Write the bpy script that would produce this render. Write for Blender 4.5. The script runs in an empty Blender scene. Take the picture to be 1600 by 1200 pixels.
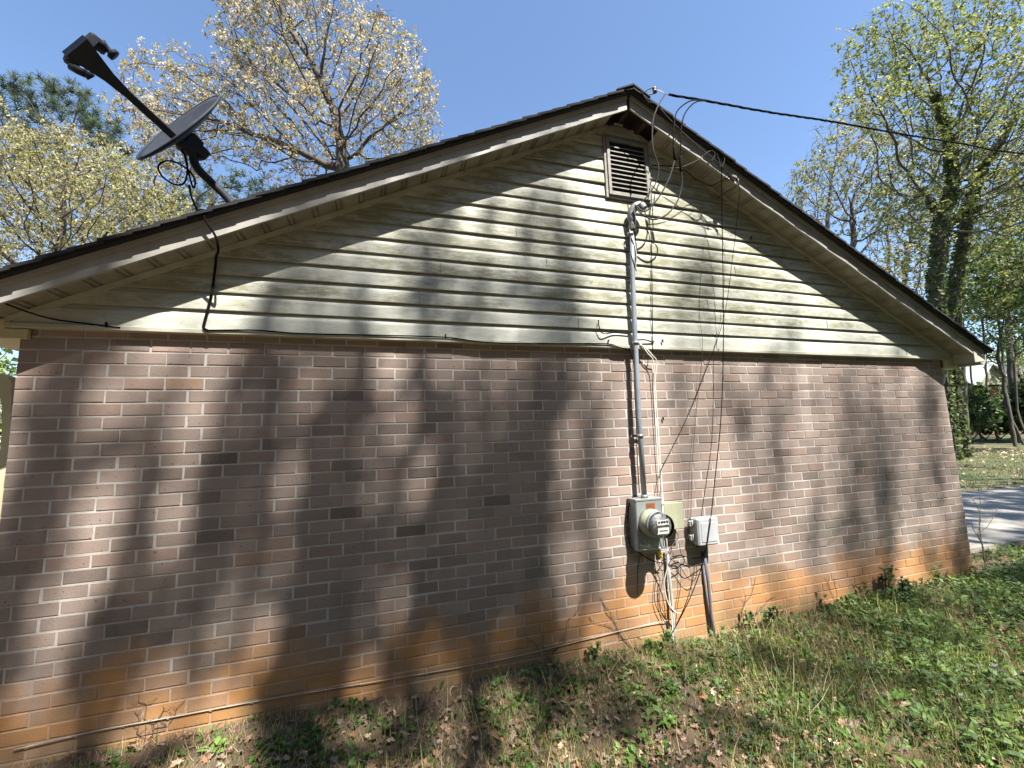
import bpy, math, random
import numpy as np
from mathutils import Vector, Matrix, kdtree
random.seed(7); rng = np.random.default_rng(11)
S = bpy.context.scene; COL = S.collection

# ------------------------------------------------------------------ camera, light, exposure
CAMP = Vector((1.91862, -3.05033, -0.34871)); YAW, PITCH, ROLL = 0.30701, 0.12341, -0.03345; FPX = 665.37
def cam_axes():
    ca, sa, cb, sb, cc, sc = math.cos(YAW), math.sin(YAW), math.cos(PITCH), math.sin(PITCH), math.cos(ROLL), math.sin(ROLL)
    f = Vector((sa*cb, ca*cb, sb)); r = Vector((ca, -sa, 0)); u = r.cross(f)
    return r*cc + u*sc, -r*sc + u*cc, f
CR, CU, CF = cam_axes()
cam = bpy.data.objects.new('camera', bpy.data.cameras.new('camera')); COL.objects.link(cam); S.camera = cam
cam.data.sensor_width = 36; cam.data.lens = 36*FPX/1600; cam.data.clip_start = 0.05; cam.data.clip_end = 2000
M = Matrix((CR, CU, -CF)).transposed().to_4x4(); M.translation = CAMP; cam.matrix_world = M
SUN = Vector((0.33, -1.0, 1.68)).normalized()
sl = bpy.data.lights.new('sun', 'SUN'); sl.energy = 5.0; sl.angle = math.radians(0.53); sl.color = (1, .955, .89)
so = bpy.data.objects.new('sun', sl); COL.objects.link(so); so.rotation_euler = SUN.to_track_quat('Z', 'Y').to_euler()
so.location = (3, -20, 30)
W = bpy.data.worlds.new('World'); S.world = W; W.use_nodes = True
nt = W.node_tree; bg = nt.nodes['Background']; sky = nt.nodes.new('ShaderNodeTexSky'); sky.sky_type = 'NISHITA'; sky.sun_disc = False
sky.sun_elevation = math.asin(SUN.z); sky.sun_rotation = math.atan2(SUN.x, SUN.y); sky.air_density = 1.0; sky.dust_density = 0.35; sky.ozone_density = 3.0
nt.links.new(sky.outputs[0], bg.inputs[0]); bg.inputs[1].default_value = 0.080
S.view_settings.view_transform = 'Standard'; S.view_settings.look = 'None'; S.view_settings.gamma = 1; S.view_settings.exposure = 1.82

def ray(px, py): return CF + CR*((px-800)/FPX) + CU*((600-py)/FPX)
def at(px, py, Y):            # point of the plane y = Y seen at this pixel of the photograph
    d = ray(px, py); return CAMP + d*((Y-CAMP.y)/d.y)
def atd(px, py, D): return CAMP + ray(px, py)*D     # ... at depth D
def atz(px, py, Z):
    d = ray(px, py); return CAMP + d*((Z-CAMP.z)/d.z)

# ------------------------------------------------------------------ materials
def newmat(name):
    m = bpy.data.materials.new(name); m.use_nodes = True
    return m, m.node_tree, m.node_tree.nodes['Principled BSDF']
def nd(t, typ, **kw):
    n = t.nodes.new(typ)
    for k, v in kw.items(): setattr(n, k, v)
    return n
def noise(t, scale, detail=4, rough=.55, vec=None, dist=0):
    n = nd(t, 'ShaderNodeTexNoise'); n.inputs['Scale'].default_value = scale; n.inputs['Detail'].default_value = detail
    n.inputs['Roughness'].default_value = rough; n.inputs['Distortion'].default_value = dist
    if vec: t.links.new(vec, n.inputs['Vector'])
    return n.outputs['Fac']
def ramp(t, fac, a, b, ca=0., cb=1.):
    n = nd(t, 'ShaderNodeMapRange'); n.interpolation_type = 'SMOOTHSTEP'
    n.inputs[1].default_value = a; n.inputs[2].default_value = b; n.inputs[3].default_value = ca; n.inputs[4].default_value = cb
    t.links.new(fac, n.inputs[0]); return n.outputs[0]
def mixc(t, fac, a, b, mode='MIX'):
    n = nd(t, 'ShaderNodeMix', data_type='RGBA', blend_type=mode)
    for s, v in ((0, fac), (6, a), (7, b)):
        if isinstance(v, (int, float)): n.inputs[s].default_value = v
        elif isinstance(v, tuple): n.inputs[s].default_value = (*v, 1)
        else: t.links.new(v, n.inputs[s])
    return n.outputs[2]
def math_(t, op, a, b=0.0):
    n = nd(t, 'ShaderNodeMath', operation=op)
    for i, v in enumerate((a, b)):
        if isinstance(v, (int, float)): n.inputs[i].default_value = v
        else: t.links.new(v, n.inputs[i])
    return n.outputs[0]
def bump(t, p, h, strength=.3, dist=.01):
    b = nd(t, 'ShaderNodeBump'); b.inputs['Strength'].default_value = strength; b.inputs['Distance'].default_value = dist
    t.links.new(h, b.inputs['Height']); t.links.new(b.outputs[0], p.inputs['Normal'])
def objco(t, scale=(1, 1, 1)):
    c = nd(t, 'ShaderNodeTexCoord'); m = nd(t, 'ShaderNodeMapping'); m.inputs['Scale'].default_value = scale
    t.links.new(c.outputs['Object'], m.inputs[0]); return m.outputs[0]
def plain(name, c, rough=.6, metal=0., var=.25, scale=25, bmp=.15, dirt=None):
    m, t, p = newmat(name); v = objco(t); n1 = noise(t, scale, 5, .6, v); n2 = noise(t, scale*.13+.5, 4, .6, v)
    col = mixc(t, ramp(t, n1, .3, .7), tuple(x*(1-var) for x in c), tuple(min(1, x*(1+var*.5)) for x in c))
    col = mixc(t, ramp(t, n2, .45, .7, 0, .5), col, dirt or tuple(x*.6 for x in c))
    t.links.new(col, p.inputs['Base Color']); p.inputs['Roughness'].default_value = rough; p.inputs['Metallic'].default_value = metal
    if name in ('black_rubber', 'grey_cable', 'dish_grey', 'dark_void', 'grey_pvc'): p.inputs['Specular IOR Level'].default_value = .12
    if bmp: bump(t, p, n1, bmp, .003)
    return m

def z_of(t):
    c = nd(t, 'ShaderNodeTexCoord'); s = nd(t, 'ShaderNodeSeparateXYZ'); t.links.new(c.outputs['Object'], s.inputs[0]); return s.outputs
def stain(t, col, amt=1.0, brick=None):
    """clay splash stain near the ground, algae above it (real stains on the wall)"""
    s = z_of(t); v = objco(t, (1.1, 1, .45)); n = noise(t, 1.3, 5, .6, v); n3 = noise(t, 6, 4, .6, objco(t, (1, 1, .5)))
    zz = math_(t, 'ADD', s[2], math_(t, 'ADD', math_(t, 'MULTIPLY', math_(t, 'SUBTRACT', n, .5), -1.0), math_(t, 'MULTIPLY', math_(t, 'SUBTRACT', n3, .5), -.35)))
    clay = ramp(t, zz, -1.42, -1.76, 0, .80*amt)
    alg = math_(t, 'MULTIPLY', ramp(t, zz, -.95, -1.35), ramp(t, noise(t, 1.7, 4, .6, objco(t, (1, 1, 1.6))), .47, .62, 0, .65*amt))
    streak = math_(t, 'MULTIPLY', ramp(t, noise(t, 7, 3, .6, objco(t, (1, 1, .12))), .5, .72, 0, .35), ramp(t, s[2], -.4, -1.3))
    xg = math_(t, 'MULTIPLY', ramp(t, s[0], 3.0, 6.5, .35, 1), alg)
    col = mixc(t, xg, col, (.10, .10, .075)); col = mixc(t, streak, col, (.16, .13, .10))
    low = ramp(t, zz, -1.80, -2.0, 0, .6*amt)
    if brick is not None: clay = math_(t, 'MULTIPLY', clay, ramp(t, brick, .0, .55, .62, 1.))
    clay = math_(t, 'MULTIPLY', clay, ramp(t, noise(t, 2.6, 5, .65, objco(t, (.8, 1, 1.6))),   .33, .58, .6, 1))
    col = mixc(t, clay, col, mixc(t, ramp(t, s[0], 1.5, 5.5), (.40, .195, .062), (.40, .19, .06))); return mixc(t, low, col, (.25, .185, .09))

def mat_brick():
    m, t, p = newmat('brick'); a = nd(t, 'ShaderNodeAttribute', attribute_name='Col'); v = objco(t)
    n1 = noise(t, 90, 6, .7, v); n2 = noise(t, 9, 4, .6, v)
    col = mixc(t, ramp(t, n1, .25, .75, .0, .4), a.outputs['Color'], (.28, .222, .182))
    col = mixc(t, ramp(t, n2, .5, .8, 0, .45), col, mixc(t, .5, a.outputs['Color'], (.12, .08, .065)))
    pits = ramp(t, noise(t, 55, 2, .5, v), .655, .72, 0, .8)
    col = mixc(t, pits, col, (.05, .035, .03))
    col = stain(t, col, 1.12, a.outputs['Alpha'])
    t.links.new(col, p.inputs['Base Color']); p.inputs['Roughness'].default_value = .9
    bump(t, p, n1, .6, .004); return m
def mat_mortar():
    m, t, p = newmat('mortar'); v = objco(t); n1 = noise(t, 70, 5, .7, v); n2 = noise(t, 3, 4, .6, v)
    col = mixc(t, n1, (.35, .33, .30), (.50, .475, .435)); col = mixc(t, ramp(t, n2, .45, .7, 0, .6), col, (.20, .175, .155))
    col = stain(t, col, .8); t.links.new(col, p.inputs['Base Color']); p.inputs['Roughness'].default_value = .95
    bump(t, p, n1, .7, .004); return m
def mat_siding():
    m, t, p = newmat('vinyl_siding'); v = objco(t, (1, 1, 1))
    base = mixc(t, noise(t, 2, 3, .5, objco(t, (.5, 1, 4))), (.42, .432, .388), (.52, .53, .475))
    g1 = noise(t, 1.6, 6, .7, objco(t, (.55, 1, 1.3))); g2 = noise(t, 14, 6, .75, objco(t, (.6, 1, 2.2)))
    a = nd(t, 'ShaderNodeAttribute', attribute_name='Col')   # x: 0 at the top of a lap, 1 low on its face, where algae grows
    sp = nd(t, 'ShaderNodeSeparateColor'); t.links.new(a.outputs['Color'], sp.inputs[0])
    al = math_(t, 'MULTIPLY', ramp(t, g1, .30, .56), math_(t, 'MULTIPLY', ramp(t, g2, .32, .68, .15, 1), sp.outputs[0]))
    s = z_of(t); al = math_(t, 'MULTIPLY', al, ramp(t, s[2], .4, .75, .35, 1))
    al = math_(t, 'MINIMUM', math_(t, 'MULTIPLY', al, 1.35), .88)
    col = mixc(t, al, base, (.18, .175, .095))
    lap_shade = math_(t, 'MULTIPLY', sp.outputs[1], ramp(t, noise(t, 3, 4, .6, v), .2, .6, .55, .85)); col = mixc(t, lap_shade, col, (.10, .09, .05))  # shadow of the butt above painted dark into the top of each lap
    vs = ramp(t, noise(t, 5, 3, .6, objco(t, (1, 1, .15))), .5, .75, 0, .25); col = mixc(t, vs, col, (.28, .26, .18))
    dk = ramp(t, noise(t, 60, 2, .5, v), .66, .74, 0, .5); col = mixc(t, dk, col, (.16, .14, .07))
    t.links.new(col, p.inputs['Base Color']); p.inputs['Roughness'].default_value = .5
    bump(t, p, noise(t, 60, 4, .6, objco(t, (.12, 1, 1))), .15, .002); return m
def mat_leaf(name, trans=.4, rough=.55):
    m, t, p = newmat(name); a = nd(t, 'ShaderNodeAttribute', attribute_name='Col')
    t.links.new(a.outputs['Color'], p.inputs['Base Color']); p.inputs['Roughness'].default_value = rough
    tr = nd(t, 'ShaderNodeBsdfTranslucent'); mx = nd(t, 'ShaderNodeMixShader'); mx.inputs[0].default_value = trans
    t.links.new(a.outputs['Color'], tr.inputs[0]); t.links.new(p.outputs[0], mx.inputs[1]); t.links.new(tr.outputs[0], mx.inputs[2])
    t.links.new(mx.outputs[0], t.nodes['Material Output'].inputs[0]); return m
def mat_bark():
    m, t, p = newmat('bark'); v = objco(t, (1, 1, .25)); n = noise(t, 9, 6, .7, v)
    col = mixc(t, n, (.025, .02, .016), (.11, .095, .08)); col = mixc(t, ramp(t, noise(t, 2, 3, .6, objco(t)), .5, .7, 0, .5), col, (.07, .075, .045))
    t.links.new(col, p.inputs['Base Color']); p.inputs['Roughness'].default_value = .95; bump(t, p, n, .8, .03); return m
def mat_shingle():
    m, t, p = newmat('asphalt_shingle'); v = objco(t); n = noise(t, 160, 3, .8, v)
    c = nd(t, 'ShaderNodeTexBrick'); c.inputs['Color1'].default_value = (.006, .0065, .008, 1); c.inputs['Color2'].default_value = (.013, .0135, .015, 1); c.inputs['Mortar'].default_value = (.006, .006, .006, 1)
    c.inputs['Scale'].default_value = 1; c.inputs['Brick Width'].default_value = .3; c.inputs['Row Height'].default_value = .14; c.inputs['Mortar Size'].default_value = .006
    mp = nd(t, 'ShaderNodeMapping'); tc = nd(t, 'ShaderNodeTexCoord'); mp.inputs['Rotation'].default_value = (0, 0, math.pi/2)
    t.links.new(tc.outputs['Object'], mp.inputs[0]); t.links.new(mp.outputs[0], c.inputs[0])
    col = mixc(t, ramp(t, n, .3, .7, 0, .5), c.outputs[0], (.024, .024, .026)); t.links.new(col, p.inputs['Base Color'])
    p.inputs['Roughness'].default_value = .95; bump(t, p, n, .6, .003); return m
def mat_ground():
    m, t, p = newmat('soil'); v = objco(t); n1 = noise(t, 5, 6, .65, v); n2 = noise(t, 40, 6, .7, v); n3 = noise(t, .35, 4, .6, v)
    col = mixc(t, n2, (.055, .033, .02), (.19, .125, .075)); col = mixc(t, ramp(t, n1, .45, .65), col, (.10, .075, .05))
    s = z_of(t); far = ramp(t, s[0], 8.5, 10.5)
    gr = mixc(t, ramp(t, n2, .35, .65), (.028, .045, .012), (.075, .085, .028)); gr = mixc(t, ramp(t, n3, .45, .6, 0, .5), gr, (.13, .10, .06))
    col = mixc(t, far, col, gr)
    t.links.new(col, p.inputs['Base Color']); p.inputs['Roughness'].default_value = 1; bump(t, p, n2, 1, .02); return m
def mat_concrete():
    m, t, p = newmat('concrete'); v = objco(t); n1 = noise(t, 60, 5, .7, v); n2 = noise(t, .9, 5, .6, v)
    col = mixc(t, n1, (.21, .195, .165), (.30, .28, .24)); col = mixc(t, ramp(t, n2, .4, .65, 0, .6), col, (.20, .18, .15))
    cr = nd(t, 'ShaderNodeTexVoronoi', feature='DISTANCE_TO_EDGE'); cr.inputs['Scale'].default_value = .35; t.links.new(v, cr.inputs['Vector'])
    col = mixc(t, ramp(t, cr.outputs[0], .0, .004, .8, 0), col, (.08, .07, .06))
    t.links.new(col, p.inputs['Base Color']); p.inputs['Roughness'].default_value = .9; bump(t, p, n1, .4, .003); return m

MB_, MM = mat_brick(), mat_mortar()
BARK, LEAF, SID, SHI = mat_bark(), mat_leaf('leaf'), mat_siding(), mat_shingle()
PETAL = mat_leaf('young_leaf', .5); GRASSM = mat_leaf('grass_blade', .3); DEAD = mat_leaf('dead_leaf', .15, .8)
TRIM = plain('painted_trim', (.40, .39, .31), .5, var=.15, scale=8, dirt=(.27, .26, .2))
FASC = plain('fascia_metal', (.31, .30, .27), .45, var=.15, scale=6, dirt=(.17, .16, .13))
SOFM = plain('soffit_vinyl', (.27, .245, .19), .6, var=.25, scale=10, dirt=(.13, .11, .075))
WOOD = plain('old_wood', (.05, .034, .026), .9, var=.4, scale=12)
CONDM = plain('painted_conduit', (.25, .285, .33), .45, .2, var=.12, scale=30, bmp=.05)
GALV = plain('galvanised', (.24, .24, .24), .5, .5, var=.2, scale=30)
BOXG = plain('grey_enamel', (.21, .23, .225), .4, .2, var=.1, scale=15, bmp=.05)
BEIGE = plain('beige_enamel', (.28, .285, .20), .5, var=.08, scale=15, bmp=.03)
LGREY = plain('light_grey_plastic', (.37, .38, .39), .4, var=.06, scale=15, bmp=.03)
PVC = plain('grey_pvc', (.11, .125, .15), .5, var=.15, scale=15, bmp=.03)
BLK = plain('black_rubber', (.005, .005, .0055), .9, var=.2, scale=30, bmp=0)
WHT = plain('white_cable', (.72, .70, .62), .5, var=.15, scale=30, bmp=0)
OLDW = plain('weathered_cable', (.42, .38, .31), .7, var=.3, scale=6, bmp=0)
GRYC = plain('grey_cable', (.07, .07, .068), .8, var=.2, scale=30, bmp=0)
DISHM = plain('dish_grey', (.030, .034, .042), .6, var=.15, scale=20, bmp=.03)
DISHL = plain('dish_lettering', (.13, .14, .15), .6, var=.05, bmp=0)
YEL = plain('yellow_tag', (.8, .6, .04), .5, var=.05, bmp=0)
LABEL = plain('warning_label', (.20, .07, .03), .5, var=.2, scale=60, bmp=0)
INK = plain('label_ink', (.08, .03, .02), .6, var=.1, bmp=0)
PAPER = plain('white_plate', (.78, .78, .76), .5, var=.04, bmp=0)
PORC = plain('brown_porcelain', (.12, .08, .06), .3, var=.1, bmp=0)
CREAM = plain('cream_paint', (.50, .48, .32), .5, var=.1, scale=6, dirt=(.34, .33, .22))
DARK = plain('dark_void', (.02, .02, .022), .9, var=.2, bmp=0)
m, t, p = newmat('meter_glass'); p.inputs['Base Color'].default_value = (.9, .95, .93, 1); p.inputs['Roughness'].default_value = .03
p.inputs['Transmission Weight'].default_value = 1; p.inputs['IOR'].default_value = 1.25; GLASS = m
GROUNDM, CONC = mat_ground(), mat_concrete()

# ------------------------------------------------------------------ mesh helpers
def tag(o, label=None, cat=None, group=None, kind=None):
    for k, v in (('label', label), ('category', cat), ('group', group), ('kind', kind)):
        if v: o[k] = v
    return o
def empty(name, loc, label, cat, group=None):
    o = bpy.data.objects.new(name, None); o.empty_display_size = .1; o.location = loc; COL.objects.link(o); return tag(o, label, cat, group)
def setp(o, parent):
    if parent is not None: o.parent = parent; o.matrix_parent_inverse = Matrix.Translation(-parent.location)
class MB:
    def __init__(s): s.v = []; s.f = []; s.sm = []; s.c = None
    def add(s, vs, fs, smooth=False):
        b = len(s.v); s.v += [tuple(q) for q in vs]; s.f += [tuple(b+i for i in f) for f in fs]; s.sm += [smooth]*len(fs); return s
    def box(s, a, b, M=None, ch=0.0):
        x0, y0, z0 = a; x1, y1, z1 = b
        if ch <= 0:
            vs = [(x, y, z) for z in (z0, z1) for y in (y0, y1) for x in (x0, x1)]
            fs = [(0, 2, 3, 1), (4, 5, 7, 6), (0, 1, 5, 4), (2, 6, 7, 3), (0, 4, 6, 2), (1, 3, 7, 5)]
        else:
            vs = []; 
            for z, i in ((z0, ch), (z0+ch, 0), (z1-ch, 0), (z1, ch)):
                for (x, y) in ((x0+ch+i, y0+i), (x1-ch-i, y0+i), (x1-i, y0+ch+i), (x1-i, y1-ch-i), (x1-ch-i, y1-i), (x0+ch+i, y1-i), (x0+i, y1-ch-i), (x0+i, y0+ch+i)): vs.append((x, y, z))
            fs = [tuple(range(7, -1, -1)), tuple(range(24, 32))]
            for l in range(3):
                for k in range(8): fs.append((l*8+k, l*8+(k+1) % 8, l*8+8+(k+1) % 8, l*8+8+k))
        if M is not None: vs = [M @ Vector(q) for q in vs]
        return s.add(vs, fs)
    def tube(s, pts, r, seg=8, cap=True):
        pts = [Vector(q) for q in pts]; n = len(pts); rr = r if isinstance(r, (list, tuple)) else [r]*n
        up = None; vs = []
        for i, q in enumerate(pts):
            d = (pts[min(i+1, n-1)]-pts[max(i-1, 0)])
            d = d.normalized() if d.length > 1e-9 else Vector((0, 0, 1))
            if up is None: up = d.orthogonal().normalized()
            else:
                up = up - d*up.dot(d); up = up.normalized() if up.length > 1e-6 else d.orthogonal().normalized()
            sd = d.cross(up)
            for k in range(seg):
                a = 2*math.pi*k/seg; vs.append(q + (up*math.cos(a)+sd*math.sin(a))*rr[i])
        fs = [(i*seg+k, i*seg+(k+1) % seg, (i+1)*seg+(k+1) % seg, (i+1)*seg+k) for i in range(n-1) for k in range(seg)]
        if cap: fs += [tuple(range(seg-1, -1, -1)), tuple(range((n-1)*seg, n*seg))]
        return s.add(vs, fs, True)
    def lathe(s, prof, o, axis, seg=24, smooth=True):
        axis = Vector(axis).normalized(); u = axis.orthogonal().normalized(); w = axis.cross(u); o = Vector(o); vs = []
        for r, h in prof:
            for k in range(seg):
                a = 2*math.pi*k/seg; vs.append(o+axis*h+(u*math.cos(a)+w*math.sin(a))*r)
        fs = [(i*seg+k, i*seg+(k+1) % seg, (i+1)*seg+(k+1) % seg, (i+1)*seg+k) for i in range(len(prof)-1) for k in range(seg)]
        return s.add(vs, fs, smooth)
    def build(s, name, mat, parent=None):
        me = bpy.data.meshes.new(name); me.from_pydata(s.v, [], s.f); me.materials.append(mat)
        me.polygons.foreach_set('use_smooth', s.sm); me.update()
        if s.c is not None:
            ca = me.color_attributes.new('Col', 'FLOAT_COLOR', 'POINT'); ca.data.foreach_set('color', np.asarray(s.c, dtype=np.float32).ravel())
        o = bpy.data.objects.new(name, me); COL.objects.link(o); setp(o, parent); return o
def spline(pts, n=8):
    P = [Vector(q) for q in pts]; P = [P[0]*2-P[1]] + P + [P[-1]*2-P[-2]]; out = []
    for i in range(1, len(P)-2):
        a, b, c, d = P[i-1:i+3]
        for k in range(n):
            t = k/n; out.append(.5*((2*b)+(c-a)*t+(2*a-5*b+4*c-d)*t*t+(3*b-a-3*c+d)*t**3))
    out.append(P[-2]); return out
def npmesh(name, V, F, colr, mat, parent=None, smooth=False):
    """V (n,3), F (m,k) same-size faces, colr (n,3)"""
    me = bpy.data.meshes.new(name); k = F.shape[1]
    me.vertices.add(len(V)); me.vertices.foreach_set('co', V.astype(np.float32).ravel())
    me.loops.add(F.size); me.loops.foreach_set('vertex_index', F.astype(np.int32).ravel())
    me.polygons.add(len(F)); me.polygons.foreach_set('loop_start', np.arange(0, F.size, k, dtype=np.int32))
    me.polygons.foreach_set('use_smooth', np.full(len(F), smooth)); me.update(calc_edges=True); me.materials.append(mat)
    if colr is not None:
        c4 = np.ones((len(V), 4), np.float32); c4[:, :3] = colr
        ca = me.color_attributes.new('Col', 'FLOAT_COLOR', 'POINT'); ca.data.foreach_set('color', c4.ravel())
    o = bpy.data.objects.new(name, me); COL.objects.link(o); setp(o, parent); return o
def scatter(T, F, pos, R, sc, cols):
    """instances of template T (k,3): returns V,F,C"""
    n, k = len(pos), len(T); V = np.einsum('nij,kj->nki', R, T)*sc[:, None, None] + pos[:, None, :]
    FF = (F[None]+(np.arange(n)*k)[:, None, None]).reshape(-1, F.shape[1])
    return V.reshape(-1, 3), FF, np.repeat(cols, k, 0)
def rotm(yaw, pitch, roll):
    cy, sy, cp, sp, cr, sr = np.cos(yaw), np.sin(yaw), np.cos(pitch), np.sin(pitch), np.cos(roll), np.sin(roll); z = np.zeros_like(yaw); o = z+1
    Rz = np.array([[cy, -sy, z], [sy, cy, z], [z, z, o]]).transpose(2, 0, 1); Rx = np.array([[o, z, z], [z, cp, -sp], [z, sp, cp]]).transpose(2, 0, 1)
    Ry = np.array([[cr, z, sr], [z, o, z], [-sr, z, cr]]).transpose(2, 0, 1); return Rz@Rx@Ry
def pick(cols, n, var=.18):
    c = np.array(cols)[rng.integers(0, len(cols), n)]; return np.clip(c*(1+rng.normal(0, var, (n, 1))), .005, .95)

# ------------------------------------------------------------------ the house
AX, ZT, ZS, SLL, SLR = 3.955, 2.545, 2.410, .502, .490      # apex x; apex of roof top and of soffit plane; slopes
RAKE = -.215                                               # rake fascia stands this far in front of the wall
BX, BZ, WALLW, DEPTH = .2032, .07635, 7.93, 11.0
def zline(x, z0): return z0-(SLL*(AX-x) if x < AX else SLR*(x-AX))
house = empty('brick_house', (3.97, 0, -2), 'single-storey brick house end wall with cream siding gable and dark shingle roof', 'house')
# bricks
cols_main = [(.265, .206, .176), (.25, .194, .166), (.285, .222, .19), (.232, .182, .157), (.278, .211, .176), (.262, .185, .15)]
b = MB(); cc = []
darks = {(3, 8): 1}
def dark_at(px, py):
    q = at(px, py, 0); k = int(math.floor(-q.z/BZ)); off = 0 if k % 2 == 0 else .41
    return k, int(math.floor(q.x/BX-off))
DK = {dark_at(*q): c for q, c in {(343, 715): .0, (320, 737): .25, (260, 737): .45, (190, 980): .3, (245, 997): .25, (658, 737): .1, (773, 782): .1, (542, 799): .1, (640, 829): .1, (565, 727): .5,
    (890, 573): .4, (935, 573): .4, (1115, 643): .4, (1150, 643): .4, (1185, 643): .3, (1035, 630): .4, (1000, 645): .4, (200, 580): .5, (265, 580): .5, (310, 580): .5, (540, 612): .3,
    (1180, 748): .4, (1230, 705): .4, (1265, 705): .4, (1190, 752): .4, (1150, 750): .4, (1130, 895): .4, (1185, 880): .5, (1330, 840): .3, (1375, 862): .3, (1380, 880): .4, (430, 997): .3, (385, 1014): .4,
    (1320, 628): .5, (1290, 628): .5, (1450, 840): .3, (1255, 740): .4, (905, 995): .5, (755, 960): .5, (170, 825): .5, (1000, 700): .6}.items()}
OR = {dark_at(*q) for q in [(290, 600), (440, 990), (290, 1012), (340, 1005)]}
k = -5
while k < 28:
    off = 0 if k % 2 == 0 else .41
    i = -1
    while i < 40:
        x0 = (i+off)*BX; x1 = x0+BX
        x0, x1 = max(x0, 0), min(x1, WALLW); 
        if x1-x0 > .03:
            j = .0046; jx = random.uniform(-.0025, .0025); jz = random.uniform(-.0012, .0012); dy = random.uniform(-.0022, .0018)
            a0 = x0 + (0 if x0 == 0 else j) + jx*(x0 > 0); a1 = x1 - (0 if x1 == WALLW else j)+jx*(x1 < WALLW)
            z1 = -k*BZ - .0042+jz; z0 = -(k+1)*BZ+.0042+jz; ch = .003
            n0 = len(b.v)
            nx = max(2, int((a1-a0)/.05)+1); vs = []
            for lvl, (yy, e) in enumerate(((.03, 0), (dy+ch, 0), (dy, ch))):
                vs += [(a0+e, yy, z0+e), (a1-e, yy, z0+e), (a1-e, yy, z1-e), (a0+e, yy, z1-e)]
            vs = [(x+random.uniform(-.0015, .0015), y, z+random.uniform(-.0013, .0013)) for x, y, z in vs]
            fs = [(8, 9, 10, 11)]
            for l in (0, 4):
                for q in range(4): fs.append((l+q, l+(q+1) % 4, l+4+(q+1) % 4, l+4+q))
            b.add(vs, fs)
            c = np.array(random.choice(cols_main))*random.uniform(.80, 1.12)
            if (k, i) in DK: c = c*(.36+DK[(k, i)]*.75)
            elif random.random() < .09: c = c*random.uniform(.65, .85)
            elif (k, i) in OR or random.random() < .004: c = np.array((.27, .175, .115))
            cc += [(*c, random.random())]*len(vs)
        i += 1
    k += 1
b.c = cc; wall = b.build('brick_wall', MB_, house)
b = MB(); b.box((.002, .0028, -2.3), (WALLW-.002, .2, .36)); b.build('mortar_joints', MM, wall)
b = MB()                                            # the other three walls
b.box((.0, .2, -2.3), (.2, DEPTH, .5)).box((WALLW-.2, .2, -2.3), (WALLW, DEPTH, .5)).box((.2, DEPTH-.2, -2.3), (WALLW-.2, DEPTH, .5))
b.build('rear_walls', MM, house)
b = MB()                                            # rough footing
pts = [(x, -.035+.03*math.sin(x*3.1)+random.uniform(-.02, .02)) for x in np.arange(-.1, 8.1, .12)]
vs = []; fs = []
for i, (x, y) in enumerate(pts): vs += [(x, .05, -2.4), (x, y-.04, -2.4), (x, y, -2.01+random.uniform(-.035, .035)), (x, .05, -1.985)]
for i in range(len(pts)-1): fs += [(i*4+1, i*4+5, i*4+6, i*4+2), (i*4+2, i*4+6, i*4+7, i*4+3)]
b.add(vs, fs, True); b.build('footing', plain('footing_mud', (.30, .22, .12), .95, var=.35, scale=14, bmp=.8), house)

# siding: dutch-lap profile, clipped to the gable
def xl(z): return AX-(ZS-z)/SLL
def xr(z): return AX+(ZS-z)/SLR
SB, LAP = .35, .1178
def wob(x, z): return .0022*math.sin(x*1.7+z*9)+.0015*math.sin(x*5.1+z*23)
segs = []          # profile (z, y, algae)
z = SB+.022; first = True
prof = []
while z < ZS-.02:
    h = LAP if not first else LAP+.012
    prof.append([(z, -.020, .3), (z+.001, -.037, .9), (z+h*.30, -.0355, 1.), (z+h*.62, -.033, .75), (z+h*.72, -.031, .3), (z+h*.84, -.021, .12), (z+h, -.0195, .1)])
    z += h; first = False
b = MB(); cc = []
for lp in prof:
    for (za, ya, ga), (zb, yb, gb) in zip(lp[:-1], lp[1:]):
        zb = min(zb, ZS-.015); 
        if zb <= za: continue
        la, ra, lb, rb = max(xl(za), -.02), min(xr(za), 8.02), max(xl(zb), -.02), min(xr(zb), 8.02)
        n = max(2, int((ra-la)/.12)); vs = []
        for i in range(n+1):
            u = i/n; x = la+(ra-la)*u; x2 = lb+(rb-lb)*u; w = wob(x, lp[0][0])
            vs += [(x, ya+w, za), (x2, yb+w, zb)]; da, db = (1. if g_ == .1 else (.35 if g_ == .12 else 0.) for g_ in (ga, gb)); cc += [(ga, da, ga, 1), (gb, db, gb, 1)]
        b.add(vs, [(2*i, 2*i+2, 2*i+3, 2*i+1) for i in range(n)], True)
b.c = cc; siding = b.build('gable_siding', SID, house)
me = siding.data; SEAM = plain('seam_dark', (.12, .11, .07), .8, bmp=0)
for pgn in me.polygons: pgn.use_smooth = False
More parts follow.
